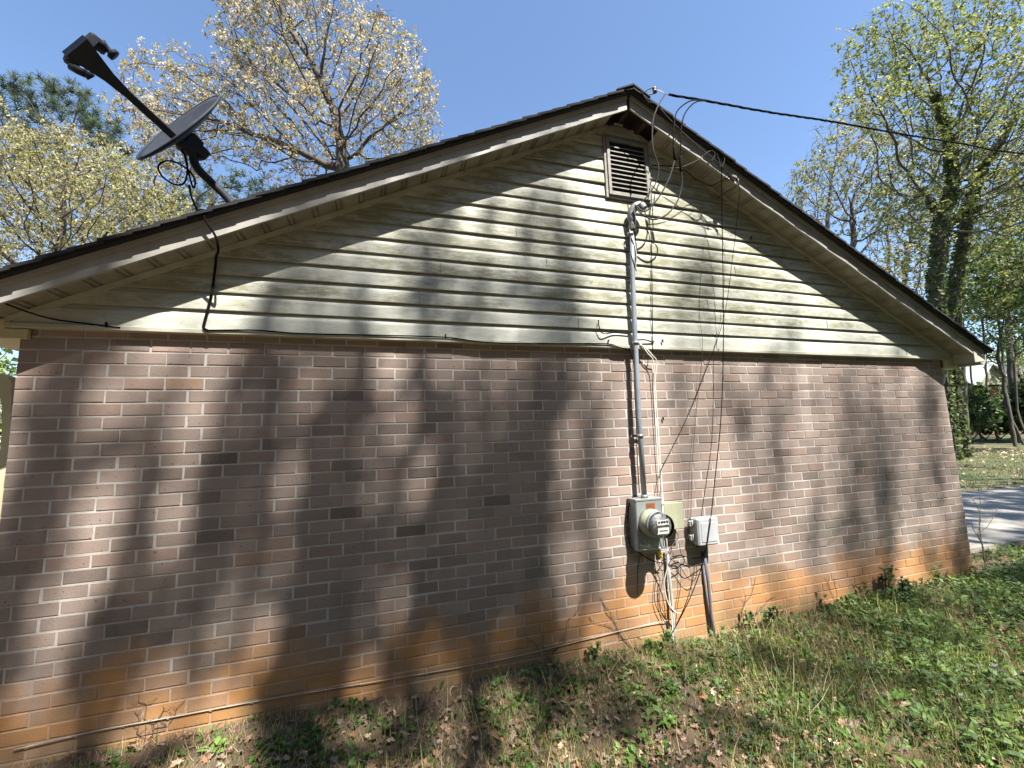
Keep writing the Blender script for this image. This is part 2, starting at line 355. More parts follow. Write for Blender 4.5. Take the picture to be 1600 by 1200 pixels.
# panel end seams
for lp, xs in zip(prof, [(7.32,), (3.45,), (2.2, 6.2), (4.75,), (2.35,), (3.2,), (5.1,), (2.95,), (), (), ()]):
    for x in xs:
        if xl(lp[-1][0])+.1 < x < xr(lp[-1][0])-.1:
            b = MB()
            for i in (1, 2, 3):
                (z0, y0, _), (z1, y1, _) = lp[i], lp[i+1]; w = wob(x, lp[0][0])-.0024
                b.box((x, y0+w, z0+.002), (x+.0022, y0+w+.003, z1))
            b.build('siding_seam', SEAM, siding)
b = MB()                                             # starter strip below and J channel along the rakes
b.box((-.045, -.050, SB-.006), (8.04, .004, SB+.022), ch=.003)
b.box((-.045, -.046, SB+.022), (-.020, .004, zline(0, ZS)+.03), ch=.002)
for sgn in (-1, 1):
    sl_ = SLL if sgn < 0 else SLR; xe = 0.0-.045 if sgn < 0 else 8.04
    vs = []
    for (x) in (AX+sgn*.12, xe):
        zt = zline(x, ZS)-.002
        vs += [(x, -.048, zt-.032), (x, -.048, zt), (x, -.018, zt), (x, -.018, zt-.032)]
    b.add(vs, [(0, 4, 5, 1), (1, 5, 6, 2), (0, 3, 7, 4), (0, 1, 2, 3), (4, 7, 6, 5)])
b.build('siding_trim', TRIM, house)

# soffits: grooved panels between siding and rake fascia
def soffit(sgn, xa, xb, lift=None):
    b = MB(); vs = []; fs = []; x = xa; st = .0
    prof_ = []
    n = int(abs(xb-xa)/.142)
    for i in range(n):
        p0 = xa+(xb-xa)*i/n; w = (xb-xa)/n
        prof_ += [(p0, 0), (p0+w*.70, 0), (p0+w*.73, .011), (p0+w*.80, .011), (p0+w*.83, .002), (p0+w*.91, .002), (p0+w*.93, .011), (p0+w*.99, .011)]
    prof_.append((xb, 0)); rr = random.Random(5)
    for (x, g) in prof_:
        z = zline(x, ZS)+g; d = 0.0
        if lift and abs(x-xa) < .5: d = -(.5-abs(x-xa))*lift
        vs += [(x, RAKE+.012, z+d*.3), (x, -.016, z+d)]
    fs = [(2*i, 2*i+1, 2*i+3, 2*i+2) for i in range(len(prof_)-1)]
    b.add(vs, fs); return b.build('soffit', SOFM, house)
soffit(-1, 3.80, -.24); soffit(1, 4.24, 8.12, .05)
b = MB()                                             # exposed lookout framing and sheathing in the open soffit
for sgn in (-1, 1):
    xe = -.26 if sgn < 0 else 8.26
    vs = []
    for x in (AX, xe): z = zline(x, ZT)-.040; vs += [(x, RAKE+.02, z), (x, .3, z), (x, .3, z+.012), (x, RAKE+.02, z+.012)]
    b.add(vs, [(0, 1, 5, 4), (2, 3, 7, 6), (0, 4, 7, 3)])
b.box((AX-.02, RAKE+.03, ZS-.02), (AX+.02, .2, ZT-.05)); b.box((4.10, RAKE+.03, ZS-.10), (4.14, -.02, ZS+.07))
b.add([(-.0, -.012, SB), (AX, -.012, zline(AX, ZT)-.05), (7.93, -.012, SB)], [(0, 2, 1)])
b.build('roof_framing', WOOD, house)
# fascia: board, lower lip, return; each rake one part
for sgn in (-1, 1):
    xe = -.27 if sgn < 0 else 8.235; xa = AX-.03 if sgn < 0 else AX+.005
    def strip(b, y0, y1, dz0, dz1, n=50, wv=.0):
        vs = []
        for i in range(n+1):
            x = xa+(xe-xa)*i/n; w = wv*math.sin(i*1.3)+wv*.7*math.sin(i*.37+1)
            zt = zline(x, ZT)
            vs += [(x, y0+w, zt+dz0), (x, y0+w, zt+dz1), (x, y1, zt+dz1), (x, y1, zt+dz0)]
        fs = []
        for i in range(n): 
            a = 4*i
            fs += [(a, a+4, a+5, a+1), (a+1, a+5, a+6, a+2), (a+2, a+6, a+7, a+3), (a+3, a+7, a+4, a)]
        fs += [(0, 1, 2, 3), (4*n+3, 4*n+2, 4*n+1, 4*n)]; b.add(vs, fs)
    b = MB(); strip(b, RAKE, RAKE+.018, -.150, -.025, wv=.0022 if sgn > 0 else .0014); fo = b.build('rake_fascia', FASC, house)
    b = MB(); strip(b, RAKE-.014, RAKE-.003, -.060, -.028, wv=.0006); b.build('rake_moulding', FASC, fo)
# eave returns: the boxed ends of both eaves
def prism(b, poly, y0, y1):
    n = len(poly); vs = [(x, y0, z) for x, z in poly]+[(x, y1, z) for x, z in poly]
    b.add(vs, [tuple(range(n)), tuple(range(2*n-1, n-1, -1))]+[(i, n+i, n+(i+1) % n, (i+1) % n) for i in range(n)])
b = MB(); prism(b, [(7.94, .245), (8.16, .245), (8.16, .40), (7.985, .47), (7.985, .355), (7.94, .35)], -.036, -.01); b.build('eave_box', CREAM, house)
b = MB(); prism(b, [(8.07, .285), (8.235, .305), (8.235, .36), (8.07, .45)], RAKE-.006, -.04); b.build('fascia_return', TRIM, house)
b = MB(); prism(b, [(-.25, .285), (.05, .285), (.05, .338), (-.05, .338), (-.05, .40), (-.25, .31)], -.030, -.006); b.build('eave_box', CREAM, house)
b = MB(); b.box((-.25, -.006, .290), (-.004, DEPTH, .298)); b.build('eave_soffit', CREAM, house)
b = MB(); b.box((7.94, -.008, .250), (8.20, DEPTH, .258)); b.build('eave_soffit', CREAM, house)
# roof: deck and lapped shingle courses with ragged rake edge
for sgn in (-1, 1):
    xe = -.30 if sgn < 0 else 8.30; L = abs(xe-AX); sl_ = SLL if sgn < 0 else SLR
    b = MB(); n = 34; rr = random.Random(3+sgn)
    for i in range(n):
        xlo = AX+sgn*L*(i+1)/n; xhi = AX+sgn*L*i/n; xt = xhi-sgn*.03*(i > 0)
        fe = RAKE-.066+rr.uniform(-.004, .004); jig = rr.uniform(-.003, .004)
        th = .016
        zl, zh = zline(xlo, ZT)+.010+jig, zline(xt, ZT)-.004+jig*.3
        vs = [(xt, fe, zh-th), (xlo, fe, zl-th-.004), (xlo, fe, zl), (xt, fe, zh+.002), (xt, DEPTH+.3, zh-th), (xlo, DEPTH+.3, zl-th-.004), (xlo, DEPTH+.3, zl), (xt, DEPTH+.3, zh+.002)]
        fs = [(0, 1, 2, 3), (7, 6, 5, 4), (3, 2, 6, 7), (1, 0, 4, 5), (2, 1, 5, 6), (0, 3, 7, 4)]
        b.add(vs, fs)
    vs = []
    for x in (AX, xe): z = zline(x, ZT); vs += [(x, RAKE-.052, z-.028), (x, RAKE-.052, z-.006), (x, DEPTH+.28, z-.006), (x, DEPTH+.28, z-.032)]
    b.add(vs, [(0, 4, 5, 1), (1, 5, 6, 2), (3, 2, 6, 7), (0, 3, 7, 4)]); b.build('shingle_roof', SHI, house)
b = MB(); prism(b, [(AX-.16, zline(AX-.16, ZT)+.008), (AX, ZT+.008), (AX+.16, zline(AX+.16, ZT)+.008), (AX+.16, zline(AX+.16, ZT)+.020), (AX, ZT+.024), (AX-.16, zline(AX-.16, ZT)+.020)], RAKE-.075, DEPTH+.3); b.build('ridge_cap', SHI, house)
# gutter on the far eave and downspout elbow
b = MB(); vs = []
gp = [(8.24, .385), (8.24, .275), (8.31, .27), (8.345, .32), (8.36, .385), (8.352, .385), (8.337, .325), (8.305, .28), (8.248, .283), (8.248, .385)]
prism(b, gp, RAKE+.03, DEPTH); b.build('gutter', TRIM, house)
b = MB(); b.tube(spline([(8.12, .12, .25), (8.12, .12, .20), (8.10, .11, .14), (8.02, .09, .08), (7.99, .08, .0), (7.985, .08, -.3), (7.985, .08, -1.9)], 6), .038, 12); b.build('downspout', CREAM, house)
# porch post with arched bracket on the near eave
PX_ = [(22, 597), (17, 590), (0, 583), (-70, 578), (-160, 590), (-160, 640), (-120, 612), (-60, 600), (-12, 602), (2, 612), (7, 632), (7, 670), (-4, 800), (-22, 1000), (-40, 1300), (-10, 1300), (8, 1000), (14, 800), (20, 680)]
PX_ = [at(a_, b_, .3) for a_, b_ in PX_]; b = MB(); prism(b, [(q.x, q.z) for q in PX_], .28, .37); b.build('porch_arch', CREAM, house)
# gable vent
vx0, vx1, vz0, vz1 = 3.775, 4.235, 1.66, 2.24
vent = MB(); fw = .042
def ring(b, x0, x1, z0, z1, w, y0, y1):
    b.box((x0, y0, z0), (x0+w, y1, z1), ch=.002); b.box((x1-w, y0, z0), (x1, y1, z1), ch=.002)
    b.box((x0+w, y0+.001, z0), (x1-w, y1, z0+w), ch=.002); b.box((x0+w, y0+.001, z1-w), (x1-w, y1, z1), ch=.002)
ring(vent, vx0, vx1, vz0, vz1, .03, -.052, -.018)
ring(vent, vx0+.024, vx1-.024, vz0+.024, vz1-.024, .028, -.066, -.018)
vo = vent.build('gable_vent', plain('vent_frame', (.22, .21, .18), .6, var=.3), house)
b = MB(); n = 11; h = (vz1-vz0-.12)/n
for i in range(n):
    z = vz0+.06+h*i
    vs = [(vx0+.05, -.062, z), (vx1-.05, -.062, z), (vx1-.05, -.050, z+h*.16), (vx0+.05, -.050, z+h*.16)]
    vs += [(x, y+.004, z_+.003) for x, y, z_ in vs]; vs += [(vx0+.05, -.062, z-.010), (vx1-.05, -.062, z-.010)]
    b.add(vs, [(0, 1, 2, 3), (7, 6, 5, 4), (8, 9, 1, 0)])
b.build('slats', vo.data.materials[0], vo)
b = MB(); b.box((vx0+.04, -.0455, vz0+.04), (vx1-.04, -.0425, vz1-.04)); b.build('vent_screen', DARK, vo)

# ------------------------------------------------------------------ electrical service
def wire(name, pts, r, mat, label, cat='cable', sm=8, seg=6, group=None, parent=None):
    b = MB(); b.tube(spline(pts, sm), r, seg); o = b.build(name, mat, parent)
    if parent is None:
        tag(o, label, cat, group)
    return o
cond = empty('service_conduit', (3.95, -.08, -.85), 'grey painted electrical conduit running up the wall to a weatherhead under the vent', 'conduit')
CX = [at(988, 350, -.085), at(988, 420, -.085), at(991, 500, -.085), at(998, 650, -.085), at(1007, 779, -.085)]
b = MB(); b.tube([CX[0], CX[1], CX[2], CX[3], CX[4]], .021, 16); b.build('pipe', CONDM, cond)
b = MB(); b.tube(spline([CX[0]+Vector((0, 0, -.06)), CX[0]+Vector((0, 0, .02)), CX[0]+Vector((-.002, 0, .10)), CX[0]+Vector((.03, -.02, .15)), CX[0]+Vector((.075, -.03, .155)), CX[0]+Vector((.10, -.035, .12))], 5), [.030]*6+[.036]*12+[.040]*8, 14); b.build('weatherhead', GALV, cond)
for py, px in ((536, 993), (681, 1000), (366, 985)):
    q = at(px, py, -.085); b = MB(); b.lathe([(.022, -.012), (.027, -.012), (.027, .012), (.022, .012)], q, (0, 0, 1), 16)
    b.box((q.x-.045, -.03, q.z-.010), (q.x+.045, -.022, q.z+.010)).box((q.x-.006, -.085, q.z-.008), (q.x+.006, -.03, q.z+.008)); b.build('strap', GALV, cond)
for i, (dx, tw) in enumerate(((.0, 0), (.01, 2.1), (-.005, 4.2))):
    b = MB(); pts = []
    for k in range(24):
        zt = CX[0].z+.03-k*.02*1.0 if i < 2 else CX[0].z-.01-k*.028
        f = (CX[0].z-zt)/1.0; x = CX[0].x+(CX[2].x-CX[0].x)*max(0, f); a = tw+k*.22
        pts.append((x+.026*math.cos(a), -.085+.026*math.sin(a), zt))
    b.tube(pts, .005, 6); b.build('taped_wire', (GRYC, WHT, BLK)[i], cond)
# meter
met = empty('electric_meter', (3.93, -.05, -1.05), 'grey electric meter box with round glass meter and orange brown warning label', 'electric meter')
mx0, mx1, mz0, mz1, md = 3.815, 4.050, -1.245, -.865, -.115
b = MB(); b.box((mx0, md, mz0), (mx1, -.004, mz1), ch=.006); b.box((mx0-.004, md-.004, mz1-.012), (mx1+.004, -.004, mz1+.006), ch=.003)
b.box((mx0-.004, md-.003, mz0-.003), (mx1+.004, -.004, mz0+.012), ch=.003); box = b.build('meter_box', BOXG, met)
mc = Vector((3.932, md, -1.040)); ax = Vector((0.0, -1, .0))
b = MB(); b.lathe([(.0, .0), (.104, .0), (.104, .040), (.098, .052), (.098, .082), (.090, .088), (.084, .088)], mc, ax, 32); b.build('socket_ring', BEIGE, met)
b = MB(); b.lathe([(.096, .084), (.099, .086), (.099, .102), (.092, .106), (.086, .100)], mc, ax, 32); b.build('sealing_ring', GALV, met)
b = MB(); b.lathe([(.088, .092), (.088, .165), (.084, .180), (.074, .188), (.0, .190)], mc, ax, 32); gl = b.build('glass_cover', GLASS, met)
b = MB(); b.lathe([(.0, .145), (.070, .145), (.070, .088)], mc, ax, 32); b.build('register', GALV, met)
mi = MB(); mi.box((mc.x-.045, mc.y-.155, mc.z+.008), (mc.x+.045, mc.y-.146, mc.z+.042)); mi.box((mc.x-.042, mc.y-.151, mc.z-.052), (mc.x+.045, mc.y-.146, mc.z-.012)); mi.build('nameplate', PAPER, met)
for k in range(4): mi = MB(); mi.lathe([(.0, .1575), (.009, .1575), (.009, .154)], mc+Vector((-.033+k*.022, 0, .028)), ax, 12); mi.build('dial', INK, met)
mi = MB(); mi.box((mc.x-.03, mc.y-.1525, mc.z-.036), (mc.x+.033, mc.y-.151, mc.z-.028)); mi.build('serial_plate', INK, met)
b = MB(); b.box((3.905, md-.0025, -.975), (3.985, md-.001, -.895)); lab = b.build('warning_label', LABEL, met)
b = MB()
for k in range(6): b.box((3.912, md-.0035, -.968+k*.0115), (3.912+.066*random.uniform(.7, 1), md-.0025, -.965+k*.0115))
b.build('label_print', INK, lab)
b = MB(); q = Vector((3.862, md, -1.185)); b.lathe([(.0, .018), (.010, .016), (.011, 0)], q, ax, 10); b.tube([q+Vector((-.025, -.012, .006)), q+Vector((.028, -.016, -.006))], .005, 6); b.build('latch', GALV, met)
b = MB(); b.lathe([(.024, .0), (.028, .004), (.028, .024), (.023, .028)], (CX[4].x, -.085, mz1+.004), (0, 0, 1), 12); b.build('hub', GALV, met)
# beige box and network interface box
bb = empty('utility_box', (4.18, -.04, -1.0), 'small beige utility box partly behind the round glass meter', 'utility box')
b = MB(); b.box((4.085, -.085, -1.118), (4.262, -.004, -.918), ch=.008); b.build('box_body', BEIGE, bb)
b = MB(); b.box((4.080, -.093, -1.122), (4.267, -.080, -.912), ch=.005); b.build('box_cover', BEIGE, bb)
b = MB(); b.box((4.275, -.03, -1.02), (4.30, -.004, -.96), ch=.004); b.build('latch', PAPER, bb)
tb = empty('telephone_box', (4.46, -.05, -1.18), 'light grey plastic telephone box hanging on the bricks right of the meter', 'telephone box')
b = MB(); b.box((4.378, -.05, -1.255), (4.566, -.004, -1.060), ch=.006); b.build('box_back', LGREY, tb)
b = MB(); b.box((4.372, -.118, -1.270), (4.576, -.045, -1.052), ch=.012); b.box((4.40, -.122, -1.24), (4.548, -.116, -1.09), ch=.003); b.build('box_cover', LGREY, tb)
for z in (-1.10, -1.21): b = MB(); b.box((4.345, -.06, z-.022), (4.374, -.03, z+.022), ch=.004); b.tube([(4.362, -.066, z-.03), (4.362, -.066, z+.03)], .006, 8); b.build('hinge', LGREY, tb)
b = MB(); b.box((4.43, -.0195, -1.30), (4.52, -.005, -1.268)); b.build('cable_gland', BLK, tb)
pipe = MB(); pipe.tube([at(1100, 862, -.03), at(1106, 905, -.03), at(1112, 965, -.035), at(1117, 1000, -.04)], .012, 12); pipe.tube([at(1096, 862, -.015), at(1103, 925, -.02), at(1112, 995, -.02)], .007, 8)
tag(pipe.build('cable_riser', PVC), 'dark grey plastic cable riser from the soil to the light grey box', 'pipe')
g = MB(); g.tube([at(1042, 858, -.03), at(1046, 905, -.035), at(1050, 940, -.04), at(1053, 985, -.05), at(1054, 1010, -.05)], .013, 10); tag(g.build('ground_pipe', plain('weathered_pipe', (.34, .34, .32), .6)), 'thin weathered grey pipe rising from the soil below the meter', 'pipe')

# ------------------------------------------------------------------ service drop
drop = empty('service_drop', tuple(at(1020, 141, -.30)), 'twisted black overhead service cable attached to the roof peak', 'overhead cable')
A0 = at(1045, 148, -.32); 
far = at(1600, 240, -1.2); A1 = far+(far-A0)*6+Vector((0, 0, 3))
mid = [at(1045, 148, -.32), at(1100, 157, -.28), at(1200, 175, -.20), at(1300, 190, -.10), at(1400, 208, .02), at(1500, 224, .16), at(1600, 240, .32)]
dirn = (mid[-1]-mid[-2]).normalized(); mid.append(mid[-1]+dirn*6+Vector((0, 0, .3))); mid.append(mid[-1]+dirn*14+Vector((0, 0, 2.)))
path = spline(mid, 30)
acc = 0; L_ = [0]
for a, c in zip(path[:-1], path[1:]): acc += (c-a).length; L_.append(acc)
for k in range(3):
    pts = [q+Vector((0, math.cos(l*26+k*2.09), math.sin(l*26+k*2.09)))*.0055 for q, l in zip(path, L_)] if False else None
    b = MB(); dense = []
    for i in range(len(path)-1):
        nsub = max(1, min(14, int((L_[i+1]-L_[i])/.012)))
        for s_ in range(nsub):
            u = s_/nsub; q = path[i].lerp(path[i+1], u); l = L_[i]+(L_[i+1]-L_[i])*u; an = l*15+k*2.09
            dense.append(q+Vector((.15*math.cos(an), math.cos(an), math.sin(an)))*.0058)
        if L_[i] > 8: break
    dense += path[i+1:]
    b.tube(dense, .0058 if k else .0045, 6); b.build('conductor', BLK, drop)
I0 = at(1023, 141, -.30)
b = MB(); b.lathe([(.0, -.024), (.016, -.024), (.020, -.016), (.012, -.004), (.012, .004), (.020, .016), (.016, .024), (0, .024)], I0, (0, .2, 1), 16); ins = b.build('insulator', PORC, drop)
b = MB(); K0 = at(1003, 147, -.23)
b.tube(spline([K0, K0.lerp(I0, .5)+Vector((0, 0, .025)), I0+Vector((0, 0, .030)), I0+Vector((.004, 0, 0)), I0+Vector((0, 0, -.028)), K0.lerp(I0, .5)+Vector((0, 0, -.022)), K0], 5), .005, 6); b.build('clevis', GALV, drop)
b = MB(); b.tube(spline([I0, at(1031, 142, -.31), at(1038, 146, -.32), A0], 4), .003, 6); b.build('tie_wire', GALV, drop)
# three leads from the drop down to the weatherhead, each with a connector
wh = at(992, 322, -.13)
def lead(pts, r, mat, cpt=None, cr=.011, cl=.05):
    b = MB(); b.tube(spline(pts, 8), r, 8); o = b.build('lead', mat, drop)
    if cpt is not None:
        b = MB(); p0, p1 = cpt; b.tube([p0, p0.lerp(p1, .1), p0.lerp(p1, .9), p1], [cr*.6, cr, cr, cr*.6], 10); b.build('connector', BLK, o)
lead([at(1040, 146, -.33), at(1030, 162, -.33), at(1021, 185, -.32), at(1019, 210, -.31), at(1021, 235, -.30), at(1029, 262, -.28), at(1025, 285, -.25), at(1010, 308, -.20), at(995, 322, -.15)], .0055, GRYC, (at(1019.5, 200, -.31), at(1020, 208, -.31)), .008)
lead([at(1100, 156, -.285), at(1078, 158, -.30), at(1058, 174, -.32), at(1053, 200, -.35), at(1052, 222, -.34)], .0055, BLK)
lead([at(1055, 248, -.33), at(1045, 280, -.30), at(1028, 310, -.25), at(1008, 330, -.20), at(992, 320, -.15)], .0062, GRYC, (at(1053, 228, -.34), at(1055, 250, -.33)), .012)
lead([at(1052, 222, -.34), at(1053, 235, -.335), at(1055, 248, -.33)], .005, BLK)
lead([at(1105, 157, -.285), at(1086, 160, -.30), at(1070, 178, -.33), at(1064, 205, -.34), at(1064, 240, -.34), at(1064, 262, -.33)], .0055, BLK, (at(1063.5, 244, -.34), at(1064, 268, -.33)), .013)
lead([at(1064, 266, -.33), at(1065, 290, -.30), at(1058, 315, -.27), at(1042, 335, -.24), at(1022, 343, -.20), at(1005, 336, -.17), at(992, 323, -.14)], .0065, GRYC)

# ------------------------------------------------------------------ loose wires on the wall
wire('phone_cable', [at(1125, 240, -.26), at(1127, 262, -.25), at(1128, 330, -.18), at(1130, 450, -.12), at(1130, 560, -.10), at(1126, 660, -.09), at(1118, 740, -.11), at(1108, 830, -.135), at(1098, 880, -.10), at(1080, 930, -.07), at(1058, 975, -.06), at(1040, 1005, -.10), at(1010, 1045, -.30)], .0042, BLK, 'long black cable hanging from the right eave in front of the light grey box')
wire('phone_cable', [at(1010, 262, -.035), at(1018, 300, -.05), at(1015, 345, -.05), at(1018, 380, -.05), at(1019, 480, -.05), at(1020, 545, -.052), at(1018, 555, -.055)], .0042, BLK, 'black cable stapled straight down the siding right of the conduit')
wire('phone_cable', [at(1150, 282, -.25), at(1156, 296, -.24), at(1153, 330, -.18), at(1145, 400, -.12), at(1130, 500, -.08), at(1095, 600, -.04), at(1070, 660, -.03), at(1045, 710, -.03), at(1032, 740, -.04), at(1033, 790, -.10)], .0028, BLK, 'thin black wire slanting from the right eave down to the meter')
wire('phone_cable', [at(1111, 345, -.03), at(1100, 380, -.03), at(1093, 480, -.045), at(1098, 545, -.06), at(1090, 620, -.02), at(1082, 720, -.03), at(1079, 815, -.03), at(1075, 850, -.03)], .0022, GRYC, 'very thin grey wire running down between the long black cable and the meter')
wire('coil_wire', [at(1044, 263, -.27), at(1065, 261, -.27), at(1090, 250, -.27), at(1105, 238, -.27), at(1114, 236, -.27), at(1117, 243, -.27), at(1112, 252, -.27), at(1118, 260, -.27), at(1128, 259, -.27), at(1132, 248, -.27), at(1126, 238, -.27), at(1118, 236, -.27), at(1122, 246, -.26), at(1127, 262, -.26)], .0034, GRYC, 'thin grey wire looping at the right eave above the hook')
wire('coil_wire', [at(1018, 258, -.05), at(1060, 262, -.06), at(1090, 281, -.10), at(1110, 290, -.15), at(1130, 281, -.22), at(1144, 276, -.25), at(1154, 284, -.25), at(1148, 292, -.23), at(1130, 303, -.14), at(1120, 310, -.10)], .0045, BLK, 'black wire running under the right soffit to the eave hook')
wire('edge_wire', [at(1000, 139, -.285), at(1012, 158, -.29), at(1025, 163, -.29), at(1050, 190, -.29), at(1075, 214, -.29), at(1105, 240, -.285), at(1130, 262, -.28), at(1146, 278, -.26)], .0035, GRYC, 'thin grey wire strung along the right roof edge from the peak to the hook')
wire('coil_wire', [at(1120, 248, -.25), at(1128, 262, -.26), at(1138, 270, -.26), at(1140, 282, -.25), at(1133, 276, -.25), at(1143, 268, -.26), at(1152, 276, -.26), at(1150, 290, -.24)], .003, BLK, 'small tangle of black wire wrapped on the eave hook')
hk = MB(); h0 = at(1146, 277, -.235); hk.box(h0-Vector((.02, .01, .015)), h0+Vector((.03, .012, .02)), ch=.003); hk.tube([h0+Vector((.02, -.01, 0)), h0+Vector((.03, -.02, -.03)), h0+Vector((.032, -.015, -.10))], .006, 6); tag(hk.build('eave_hook', GALV), 'small metal cable hook screwed to the right rake fascia', 'hook')
# white cables from the siding bottom past the meter
wire('white_cable', [at(1000, 538, -.06), at(1010, 545, -.06), at(1020, 556, -.06), at(1026, 566, -.045), at(1024, 600, -.03), at(1029, 680, -.025), at(1035, 770, -.03), at(1036, 800, -.125), at(1040, 830, -.17), at(1043, 880, -.10), at(1038, 910, -.07), at(1043, 940, -.06), at(1055, 956, -.06), at(1064, 958, -.08)], .0042, WHT, 'white cable looping over the meter side and ending loose above the soil')
wire('white_cable', [at(1000, 536, -.055), at(1012, 552, -.06), at(1021, 566, -.055), at(1022, 610, -.03), at(1026, 690, -.025), at(1032, 780, -.03), at(1038, 812, -.12), at(1042, 850, -.14), at(1043, 900, -.07), at(1046, 935, -.05), at(1050, 970, -.05), at(1052, 1003, -.06)], .0040, WHT, 'white cable running past the meter straight into the soil')
wire('white_cable', [at(1049, 932, -.03), at(1050, 960, -.03), at(1047, 968, -.02), at(1020, 974, -.012), at(980, 983, -.010), at(900, 1003, -.009), at(800, 1027, -.009), at(700, 1046, -.009), at(550, 1071, -.009), at(400, 1096, -.009), at(250, 1124, -.009), at(150, 1142, -.010), at(20, 1172, -.010)], .0027, OLDW, 'long white cable stapled low along the stained bricks', sm=12)
wire('grey_cable', [at(1024, 862, -.06), at(1030, 880, -.05), at(1040, 868, -.08), at(1052, 850, -.09), at(1060, 838, -.07), at(1052, 826, -.05)], .0035, GRYC, 'short grey cable bunched under the small beige box')
wire('black_cable', [at(993, 772, -.03), at(984, 785, -.03), at(981, 815, -.035), at(984, 850, -.03), at(996, 862, -.06), at(1015, 874, -.05), at(1026, 878, -.05), at(1038, 880, -.05)], .0045, BLK, 'black cable curving around the left side of the meter')
wire('black_cable', [at(1002, 862, -.04), at(997, 885, -.02), at(996, 915, -.02), at(996, 930, -.02)], .0028, BLK, 'short thin black wire dangling below the left of the meter')
wire('black_cable', [at(1050, 870, -.05), at(1066, 868, -.06), at(1068, 880, -.05), at(1052, 888, -.05), at(1046, 878, -.05), at(1062, 868, -.04), at(1078, 872, -.04), at(1096, 870, -.05), at(1102, 858, -.06)], .0032, BLK, 'black wire coiled between the two wall boxes')
wire('black_cable', [at(1060, 845, -.06), at(1066, 870, -.06), at(1078, 885, -.06), at(1092, 882, -.05), at(1100, 880, -.03)], .0028, GRYC, 'thin grey wire sagging from the beige box towards the telephone box')
wire('black_cable', [at(1046, 872, -.05), at(1062, 885, -.05), at(1072, 900, -.05), at(1082, 908, -.05), at(1088, 900, -.05), at(1089, 880, -.05)], .0024, BLK, 'thin black wire drooping in a loop below the boxes')
wire('black_cable', [at(1022, 874, -.03), at(1025, 900, -.02), at(1023, 940, -.02), at(1040, 975, -.03), at(1056, 1005, -.06)], .0028, BLK, 'thin black wire from the yellow tag down to the soil')
wire('black_cable', [at(1062, 880, -.03), at(1064, 910, -.03), at(1058, 950, -.03), at(1053, 1000, -.06)], .0026, BLK, 'thin black wire falling straight to the soil right of the grey pipe')
wire('grey_cable', [at(1026, 878, -.03), at(1036, 900, -.03), at(1030, 935, -.02), at(1038, 960, -.03), at(1046, 985, -.04)], .0028, GRYC, 'thin grey wire crossing in front of the clay stained bricks')
wire('black_cable', [at(983, 545, -.045), at(990, 570, -.03), at(992, 620, -.035), at(994, 660, -.03), at(996, 720, -.03), at(999, 770, -.03)], .0035, BLK, 'black cable tucked behind the grey conduit on the bricks')
tg = MB(); q = at(1031, 865, -.08); tg.box(q-Vector((.012, .004, .035)), q+Vector((.014, .006, .025)), Matrix.Translation(q)@Matrix.Rotation(-.35, 4, 'Y')@Matrix.Translation(-q), ch=.003); tag(tg.build('yellow_tag', YEL), 'small yellow plastic tag hanging under the meter', 'tag')
wt = MB(); q = at(1033, 850, -.03); wt.box(q-Vector((.022, .02, .045)), q+Vector((.022, .02, .03)), ch=.004); tag(wt.build('junction_box', LGREY), 'little white junction box tucked under the meter', 'junction box')
# cable along the siding and the dish cable
wire('siding_cable', [at(322, 516, -.055), at(400, 516, -.056), at(470, 521, -.056), at(600, 524, -.056), at(696, 527, -.056), at(760, 535, -.056), at(850, 537, -.056), at(945, 537, -.057), at(965, 542, -.056), at(982, 547, -.045)], .0045, BLK, 'long black cable clipped along the bottom edge of the siding')
wire('dish_cable', [at(315, 331, -.27), at(322, 345, -.262), at(338, 372, -.245), at(341, 392, -.20), at(338, 400, -.10), at(336, 420, -.05), at(330, 460, -.05), at(320, 500, -.05), at(318, 512, -.055), at(326, 517, -.055)], .0075, BLK, 'thick black cable hanging over the left fascia down to the siding bottom')
wire('eave_cable', [at(-40, 455, -.24), at(0, 471, -.20), at(45, 488, -.10), at(85, 499, -.06), at(130, 505, -.05), at(168, 510, -.05), at(188, 512, -.05)], .0045, BLK, 'short black cable crossing the left corner under the eave')
wire('hook_wire', [at(935, 500, -.055), at(936, 510, -.06), at(942, 521, -.06), at(960, 520, -.045), at(983, 522, -.045)], .0045, BLK, 'short black wire bent on the siding left of the conduit')
wire('tie_wires', [at(997, 531, -.06), at(1008, 531, -.06), at(1018, 534, -.05), at(1022, 534, -.045)], .0055, BLK, 'short black cable tie reaching right from the conduit strap')
for (px, py, l) in ((950, 534, 'tiny nail clip on the siding cable near the conduit'), (166, 508, 'tiny nail clip holding the short eave cable'), (696, 526, 'tiny nail clip in the middle of the siding cable'), (1035, 533, 'tiny dark screw hook in the siding right of the conduit'), (1173, 372, 'tiny nail hanging from the right trim'), (1036, 654, 'rusty bolt sticking out of the bricks beside the white cables')):
    q = at(px, py, -.05 if py < 560 else -.01); b = MB(); b.box(q-Vector((.004, .008, .012)), q+Vector((.005, .004, .012)), Matrix.Translation(q)@Matrix.Rotation(random.uniform(-.6, .6), 4, 'Y')@Matrix.Translation(-q), ch=.001)
    b.tube([q+Vector((-.006, -.006, .01)), q+Vector((.008, -.014, .016))], .0025, 6); tag(b.build('cable_clip', BLK), l, 'clip', 'small clips and nails on the wall')

